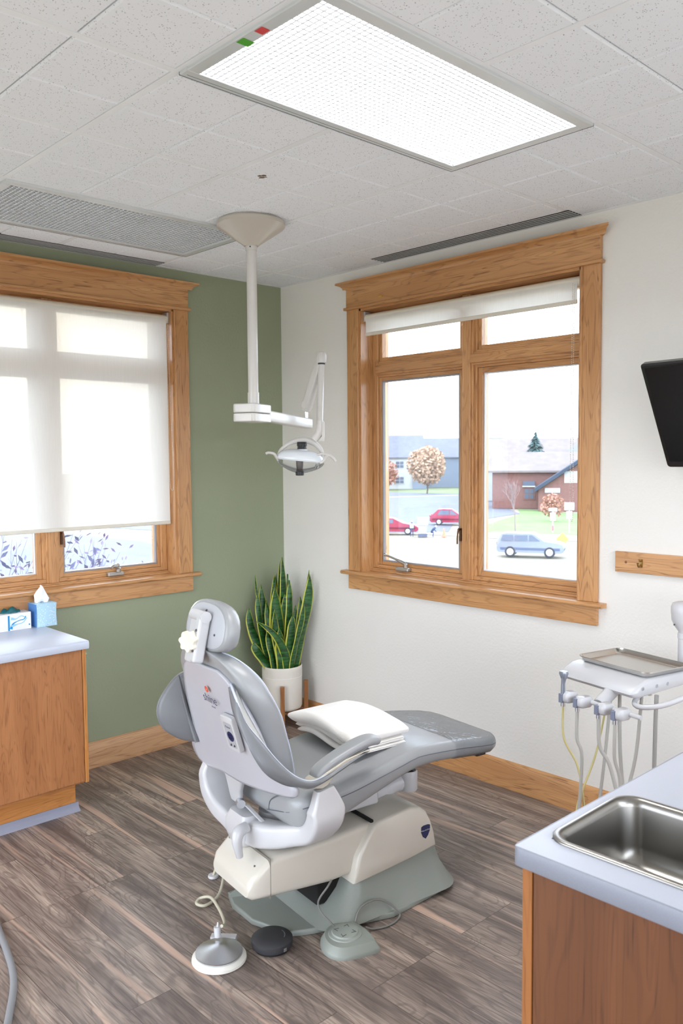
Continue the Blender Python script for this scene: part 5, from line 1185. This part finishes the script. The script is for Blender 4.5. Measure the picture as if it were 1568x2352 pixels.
b = MB(); b.prism([(-2.7, 2.9), (2.6, 6.5), (6.5, 9.1), (6.5, 8.6), (2.6, 6.0), (-2.7, 2.4)], lambda a_, c_, d_: (a_, d_, c_), -2.6, 3.0); b.build('wing_roof', Dk, HB, flatshade=True)
b = MB(); b.prism([(-2.2, 0), (6, 0), (6, 8.2), (2.6, 5.9), (-2.2, 2.7)], lambda a_, c_, d_: (a_, d_, c_), -2, 2.9); b.build('wing_wall', BRK, HB, flatshade=True)
b = MB(); b.box(-1.4, .5, -2.1, -2.02, 2.35, 2.95); b.build('sign_board', WHT, HB, flatshade=True)
b = MB(); b.box(1.0, 2.6, -2.06, -2.0, 3.6, 5.1); b.build('gable_panel', WHT, HB, flatshade=True)
win(HB, -3.5, 1.3, 1.3, 1.4, 3, BRK, PANE)
b = MB(); b.box(-4.3, -2.75, 2.7, 3.0, 3.1, 3.7); b.build('window', PANE, HB, flatshade=True)
b = MB(); b.box(-4.4, -2.7, 2.7, 3.0, 2.9, 3.08); b.build('window_sill', WHT, HB, flatshade=True)
a = ang_to(-66, 108); HG = thing('house', 'pale gabled house rising behind the low brick building', 'house', (-66, 112, G), a)
roofed(HG, -14, 5, 0, 12, 6.0, 3.9, SID, ROOF2, over=.6)
roofed(HG, -3, 7.5, -3, 10, 5.9, 4.0, SID, omat('pale_roof', (186, 188, 194), .08, 1), ridge='y', over=.5)
# trees
def crown_tree(name, label, x, y, h, R_, c, trunk_h, seed, n=1400, leaf=.28, cat='tree', sq=1.15):
    T = thing(name, label, cat, (x, y, G), 0); rnd = random.Random(seed)
    b = MB(); b.tube([(0, 0, 0), (.05*R_, 0, trunk_h), (0, .03*R_, h*.6)], [(0, .035*h*.5), (1, .008*h)], n=8, sm=2)
    for k in range(7):
        a_ = k*2.4; z0 = trunk_h*(.8+.08*k); b.tube([(0, 0, z0), (R_*.4*cos(a_), R_*.4*sin(a_), z0+h*.18), (R_*.75*cos(a_), R_*.75*sin(a_), z0+h*.32)], [(0, .008*h), (1, .002*h)], n=5, sm=2)
    b.build('trunk', omat('grey_bark', (112, 100, 96)), T)
    b = MB(); cz_ = trunk_h+(h-trunk_h)*.5; hz = (h-trunk_h)*.5
    for k in range(n):
        u_ = rnd.random()**.45; th = rnd.uniform(0, 2*pi); ph = math.acos(rnd.uniform(-1, 1)); w_ = R_*(1.0+.12*sin(th*5+seed))
        p = Vector((w_*u_*sin(ph)*cos(th), w_*u_*sin(ph)*sin(th), cz_+hz*u_*cos(ph)))
        A1 = Vector((rnd.uniform(-1, 1), rnd.uniform(-1, 1), rnd.uniform(-1, 1))).normalized()*leaf; A2 = A1.orthogonal().normalized()*leaf*.7
        b.add([p-A1, p-A2, p+A1, p+A2], [(0, 1, 2, 3)])
    o = b.build('foliage', c, T, flatshade=True); return T
ORG = omat('orange_leaves', (228, 188, 156), .15, 2); SPR = omat('spruce_green', (96, 132, 134), .15, 2); RUST = omat('rust_leaves', (214, 156, 136), .15, 3)
crown_tree('maple_tree', 'round orange autumn tree in front of the apartment building', -101.6, 119.4, 9.2, 3.6, ORG, 1.6, 1, n=2600, leaf=.34)
crown_tree('shrub', 'rusty orange shrub against the far left apartment wall', -119.6, 127.4, 6.5, 2.2, RUST, .6, 4, n=900, cat='shrub')
crown_tree('shrub', 'small orange shrub in front of the gabled brick wing', -46.5, 76.2, 3.0, 1.3, RUST, .3, 5, n=600, leaf=.16, cat='shrub')
T = thing('spruce_tree', 'dark blue green spruce standing behind the low brick roof', 'tree', (-68.0, 105.3, G), 0); rnd = random.Random(8)
b = MB(); b.cyl((0, 0, 0), (0, 0, 9.5), .25, 8, .05); b.build('trunk', MATS['grey_bark'], T)
b = MB()
for k in range(2600):
    q = rnd.random()**.7; z = 1.0+9.6*(1-q); R_ = 5.0*q*(.75+.35*abs(sin(z*3)))*rnd.random()**.4; th = rnd.uniform(0, 2*pi); p = Vector((R_*cos(th), R_*sin(th), z-.25*R_))
    A1 = Vector((cos(th), sin(th), -.4)).normalized()*.42; A2 = Vector((-sin(th), cos(th), rnd.uniform(-.5, .5))).normalized()*.14; b.add([p-A1, p-A2, p+A1, p+A2], [(0, 1, 2, 3)])
b.build('needles', SPR, T, flatshade=True)
def bare_tree(name, label, x, y, z0, h, seed, m_, spread=.5, depth=5, r0=.06, leaves=None, ln=0, ls=.05, stems=1):
    T = thing(name, label, 'tree', (x, y, z0), 0); rnd = random.Random(seed); b = MB(); tips = []
    def br(p, d_, L_, R_, k):
        q = p+d_*L_+Vector((rnd.uniform(-1, 1), rnd.uniform(-1, 1), 0))*L_*.08; b.tube([p, (p+q)/2+Vector((rnd.uniform(-1, 1), rnd.uniform(-1, 1), 0))*L_*.04, q], [(0, R_), (1, R_*.6)], n=5, sm=0, cap=False)
        if k == 0: tips.append(q); return
        for i in range(rnd.choice((2, 3))):
            nd = (d_+Vector((rnd.uniform(-1, 1), rnd.uniform(-1, 1), rnd.uniform(-.25, .5)))*spread).normalized(); br(q-d_*L_*rnd.uniform(0, .3), nd, L_*rnd.uniform(.6, .82), R_*.6, k-1)
        if k < 3: tips.append(q)
    for s_ in range(stems): br(Vector((rnd.uniform(-.1, .1)*(stems > 1), rnd.uniform(-.2, .2)*(stems > 1), 0)), Vector((rnd.uniform(-.3, .3)*(stems > 1), rnd.uniform(-.3, .3)*(stems > 1), 1)).normalized(), h*.28, r0, depth)
    b.build('branches', m_, T)
    if leaves:
        b = MB()
        for tpt in tips:
            for k in range(ln):
                p = tpt+Vector((rnd.gauss(0, 1), rnd.gauss(0, 1), rnd.gauss(0, 1)))*ls*2.2; A1 = Vector((rnd.uniform(-1, 1), rnd.uniform(-1, 1), rnd.uniform(-1, .2))).normalized()*ls; A2 = A1.orthogonal().normalized()*ls*.35; b.add([p-A1, p-A2, p+A1, p+A2], [(0, 1, 2, 3)])
        b.build('foliage', leaves, T, flatshade=True)
    return T
bare_tree('bare_tree', 'leafless pale tree on the lawn before the brick building', -41.6, 62.3, G, 6.2, 3, omat('pale_bark', (176, 160, 160)), .42, 6, .09)
# shrubs just outside the green wall window
PUR = omat('purple_grey_bark', (130, 128, 164)); PL = omat('dusky_leaves', (140, 118, 158), .2, 8)
bare_tree('bare_shrub', 'bare purplish shrub with a few drying leaves outside the green wall window', -5.2, -.10, G, 7.9, 11, PUR, .42, 6, .06, PL, 1, .045, 3)
bare_tree('bare_shrub', 'denser leafy purple shrub outside the left pane of the green wall window', -4.6, -1.15, G, 7.9, 17, PUR, .45, 6, .06, omat('slate_purple_leaves', (116, 116, 156), .2, 8), 3, .05, 3)
# vehicles
def car(name, label, x, y, rz, Ln_, hgt, body, dark, suv=True, cat='car'):
    T = thing(name, label, cat, (x, y, G), rz); hl_ = Ln_/2; W2 = .88
    if suv: pr = [(-hl_, .45), (-hl_, 1.0), (-hl_+.06, 1.15), (-hl_+.30, hgt-.06), (-hl_+.6, hgt), (hl_-2.25, hgt-.02), (hl_-1.95, hgt-.10), (hl_-1.30, 1.13), (hl_-.35, 1.02), (hl_-.08, .92), (hl_, .70), (hl_, .42), (hl_-.2, .32), (-hl_+.15, .32)]
    else: pr = [(-hl_, .45), (-hl_+.02, .95), (-hl_+.35, 1.15), (-hl_+.85, hgt-.05), (-hl_+1.4, hgt), (hl_-2.3, hgt-.03), (hl_-1.35, 1.02), (hl_-.35, .88), (hl_-.02, .68), (hl_, .42), (hl_-.2, .28), (-hl_+.15, .28)]
    b = MB(); zb_ = 1.10 if suv else 1.0
    secs = []
    for yy, dd in ((-W2, 0), (-W2*.99, 0), (W2*.99, 0), (W2, 0)):
        k = 1 if abs(yy) < W2*.995 else .985
        secs.append([(a_*k, yy*(1 if c_ < zb_ else 1-.14*(c_-zb_)/(hgt-zb_)), c_) for a_, c_ in pr])
    b.loft(secs); b.build('body', body, T, bevel=.03, seg=2)
    for s_ in (-1, 1):
        y_ = s_*(W2*.935)
        for (xa, xb, xc, xd) in (((-hl_+.42, -hl_+1.15, -hl_+1.15, -hl_+.30), (-hl_+1.25, -hl_+2.15, -hl_+2.15, -hl_+1.25), (-hl_+2.25, hl_-2.15, hl_-1.60, -hl_+2.25)) if suv else ((-hl_+1.1, -hl_+2.0, -hl_+2.0, -hl_+.75), (-hl_+2.08, hl_-2.25, hl_-1.65, -hl_+2.08))):
            if xb <= xa: continue
            b = MB(); b.loft([[(xd, y_+s_*.062, zb_+.06), (xc, y_+s_*.062, zb_+.06), (xb, y_+s_*-.045, hgt-.13), (xa, y_+s_*-.045, hgt-.13)], [(xd, y_+s_*.068, zb_+.06), (xc, y_+s_*.068, zb_+.06), (xb, y_+s_*-.030, hgt-.13), (xa, y_+s_*-.030, hgt-.13)]]); b.build('side_window', PANE, T, flatshade=True)
        b = MB(); b.box(-hl_+.25, hl_-.25, s_*W2-.01, s_*W2+.015, .50, .68); b.build('side_trim', dark, T)
        for xw in (-hl_+.95, hl_-.95):
            R_ = .38 if suv else .33
            b = MB(); b.lathe([(.2, -.11), (R_-.04, -.11), (R_, -.07), (R_, .07), (R_-.04, .11), (.2, .11)], (xw, s_*(W2-.08), R_), 24, 'Y'); w_ = b.build('wheel', mat('tyre_black', (44, 46, 56), .8), T)
            b = MB(); b.lathe([(.001, s_*.125), (R_*.55, s_*.120), (R_*.68, s_*.10)], (xw, s_*(W2-.08), R_), 20, 'Y'); b.build('hubcap', mat('pale_hubcap', (210, 212, 216), .4), w_)
    b = MB(); b.loft([[(hl_-1.36, y_*.90, 1.15), (hl_-1.90, y_*.80, hgt-.14)] for y_ in ()] or [[(hl_-1.33, -.78, zb_+.04), (hl_-1.33, .78, zb_+.04)], [(hl_-1.93, .68, hgt-.12), (hl_-1.93, -.68, hgt-.12)]], closed=False, cap=False) if False else b.box(hl_-.03, hl_+.02, -.6, .6, .5, .62); b.build('bumper', dark, T)
    b = MB(); b.box(-hl_-.03, -hl_+.02, -.86, -.70, .85, 1.05); b.box(-hl_-.03, -hl_+.02, .70, .86, .85, 1.05); b.build('tail_light', mat('tail_red', (190, 60, 60), .4), T)
    return T
SIL = omat('silver_blue_paint', (160, 170, 192), .02, rough=.4); REDP = omat('crimson_paint', (186, 40, 84), .02, rough=.4)
a = ang_to(-29, 46.5)
car('suv', 'silver blue suv with a grey side stripe parked on the near grass', -29.6, 47.0, a-rad(6), 4.6, 1.68, SIL, omat('grey_cladding', (104, 118, 152), .02))
car('car', 'crimson crossover car parked beside the road beyond the utility cabinet', -51.4, 65.1, ang_to(-51, 65)-rad(5), 4.5, 1.65, REDP, omat('dark_red_cladding', (130, 30, 60), .02), False)
car('car', 'red car cut off at the left edge of the white wall window', -48.6, 53.4, ang_to(-48, 53)-rad(5), 4.3, 1.5, REDP, MATS['dark_red_cladding'], False)
# people at work
def person(name, label, x, y, top, bot, pose=0):
    T = thing(name, label, 'person', (x, y, G), ang_to(x, y))
    me = bpy.data.meshes.new('body'); 
    if pose == 0: V_ = [(0, 0, .95), (0, 0, 1.2), (0, 0, 1.42), (0, 0, 1.52), (0, 0, 1.66), (-.10, 0, .9), (-.12, .02, .5), (-.13, 0, .05), (.10, 0, .9), (.12, -.02, .5), (.13, 0, .05), (-.2, 0, 1.38), (-.26, -.02, 1.1), (-.22, -.12, .88), (.2, 0, 1.38), (.26, -.02, 1.1), (.22, -.12, .88), (-.13, -.12, .04), (.13, -.12, .04)]
    else: V_ = [(0, 0, .55), (.12, 0, .78), (.25, 0, .95), (.33, 0, 1.0), (.42, 0, 1.05), (-.05, -.08, .5), (.2, -.1, .45), (.1, -.1, .05), (-.05, .08, .5), (.2, .1, .45), (.1, .1, .05), (.22, -.2, .9), (.38, -.22, .68), (.5, -.15, .5), (.22, .2, .9), (.38, .22, .68), (.5, .15, .5), (.22, -.1, .04), (.22, .1, .04)]
    E_ = [(0, 1), (1, 2), (2, 3), (3, 4), (0, 5), (5, 6), (6, 7), (0, 8), (8, 9), (9, 10), (2, 11), (11, 12), (12, 13), (2, 14), (14, 15), (15, 16), (7, 17), (10, 18)]
    Rr = [.15, .16, .15, .06, .105, .10, .075, .05, .10, .075, .05, .07, .05, .04, .07, .05, .04, .045, .045]
    me.from_pydata(V_, E_, []); o = bpy.data.objects.new('body', me); COL.objects.link(o)
    sk = o.modifiers.new('skin', 'SKIN'); 
    if not me.skin_vertices: 
        bm = bmesh.new(); bm.from_mesh(me); bm.verts.layers.skin.verify(); bm.to_mesh(me); bm.free()
    for i, rv in enumerate(Rr): me.skin_vertices[0].data[i].radius = (rv, rv*.8)
    me.skin_vertices[0].data[0].use_root = True
    sb = o.modifiers.new('sub', 'SUBSURF'); sb.levels = 1; sb.render_levels = 1
    me.materials.append(bot); o.parent = T
    b = MB()
    if pose == 0: b.loft([[(x_, y_, z) for x_, y_ in rrect(w_, .30, .1, 4)] for z, w_ in ((.98, .38), (1.2, .40), (1.40, .44), (1.48, .30))])
    else: b.loft([[(.02+.14*k+x_, y_, .62+.17*k) for x_, y_ in rrect(.32, .42, .1, 4)] for k in range(3)])
    T.scale = (.8, .8, .8)
    b.build('vest' if pose == 0 else 'jacket', top, T)
    b = MB(); hp_ = (0, 0, 1.70) if pose == 0 else (.45, 0, 1.13)
    b.ball((hp_[0], hp_[1], hp_[2]+.02), .115, 12, (1, 1, .8)); b.build('hat', mat('white_cap', (228, 228, 232), .6), T)
    return T
JN = omat('navy_trousers', (66, 84, 130), .05)
person('person', 'standing person in a pale yellow green vest and dark trousers by the roadside', -45.6, 52.3, mat('pale_hi_vis', (214, 236, 178), .8), JN, 0)
person('person', 'crouching person in dark blue clothes beside the stack of pale boxes', -44.3, 53.5, JN, JN, 1)
UC = thing('utility_cabinet', 'pale boxy roadside cabinet between the two workers', 'cabinet', (-44.9, 52.95, G), ang_to(-45, 53))
b = MB(); b.box(-.55, .55, -.4, .4, .35, 1.3); b.build('box', omat('cabinet_beige', (206, 204, 196), .04), UC, bevel=.03)
b = MB(); b.box(-.7, .75, -.3, .5, 1.32, 2.3); b.build('upper_box', omat('cabinet_beige', (206, 204, 196), .04), UC, bevel=.03)
b = MB(); b.box(-.6, .6, -.42, .42, 0, .33); b.build('plinth', mat('dark_plinth', (84, 92, 116), .8), UC)
UC.scale = (.68, .68, .75)
CN = thing('traffic_cone', 'small orange traffic cone right of the crouching worker', 'traffic cone', (-43.5, 54.2, G))
b = MB(); b.lathe([(.001, .75), (.04, .74), (.17, .05), (.001, .05)], (0, 0, 0), 16); b.build('cone', mat('cone_orange', (232, 130, 100), .6), CN)
b = MB(); b.box(-.22, .22, -.22, .22, 0, .05); b.build('foot', mat('cone_orange', (232, 130, 100), .6), CN)
def sign(name, label, x, y, h, parts, postm, cat='sign'):
    T = thing(name, label, cat, (x, y, G), ang_to(x, y)); b = MB(); b.cyl((0, 0, 0), (0, 0, h), .05, 8); b.build('post', postm, T)
    for nm, w_, hh_, z, m_, rot in parts:
        b = MB(); M_ = Matrix.Translation((0, -.08, z))@Matrix.Rotation(rot, 4, 'Y'); b.box(-w_/2, w_/2, -.02, .02, -hh_/2, hh_/2, M_); b.build(nm, m_, T, bevel=.02)
    return T
PG = mat('pale_post', (196, 200, 208), .5); SW_ = mat('sign_back_white', (232, 234, 240), .5)
sign('road_sign', 'pale stop sign seen from behind under a street name plate', -38.4, 63.6, 2.3, [('name_plate', .75, .28, 2.15, SW_, 0), ('panel', .48, .75, 1.5, SW_, 0), ('marker', .2, .5, .45, mat('red_white_marker', (206, 110, 120), .5), 0)], PG)
sign('road_sign', 'two stacked pale square sign panels on a thin post right of the stop sign', -37.3, 64.6, 2.8, [('panel', .85, .68, 2.45, SW_, 0), ('panel', .5, .68, 1.65, SW_, 0)], PG)
sign('road_sign', 'orange diamond construction sign behind the nose of the parked suv', -30.3, 52.2, 1.2, [('panel', .72, .72, .78, mat('construction_orange', (240, 170, 90), .5), rad(45))], PG)
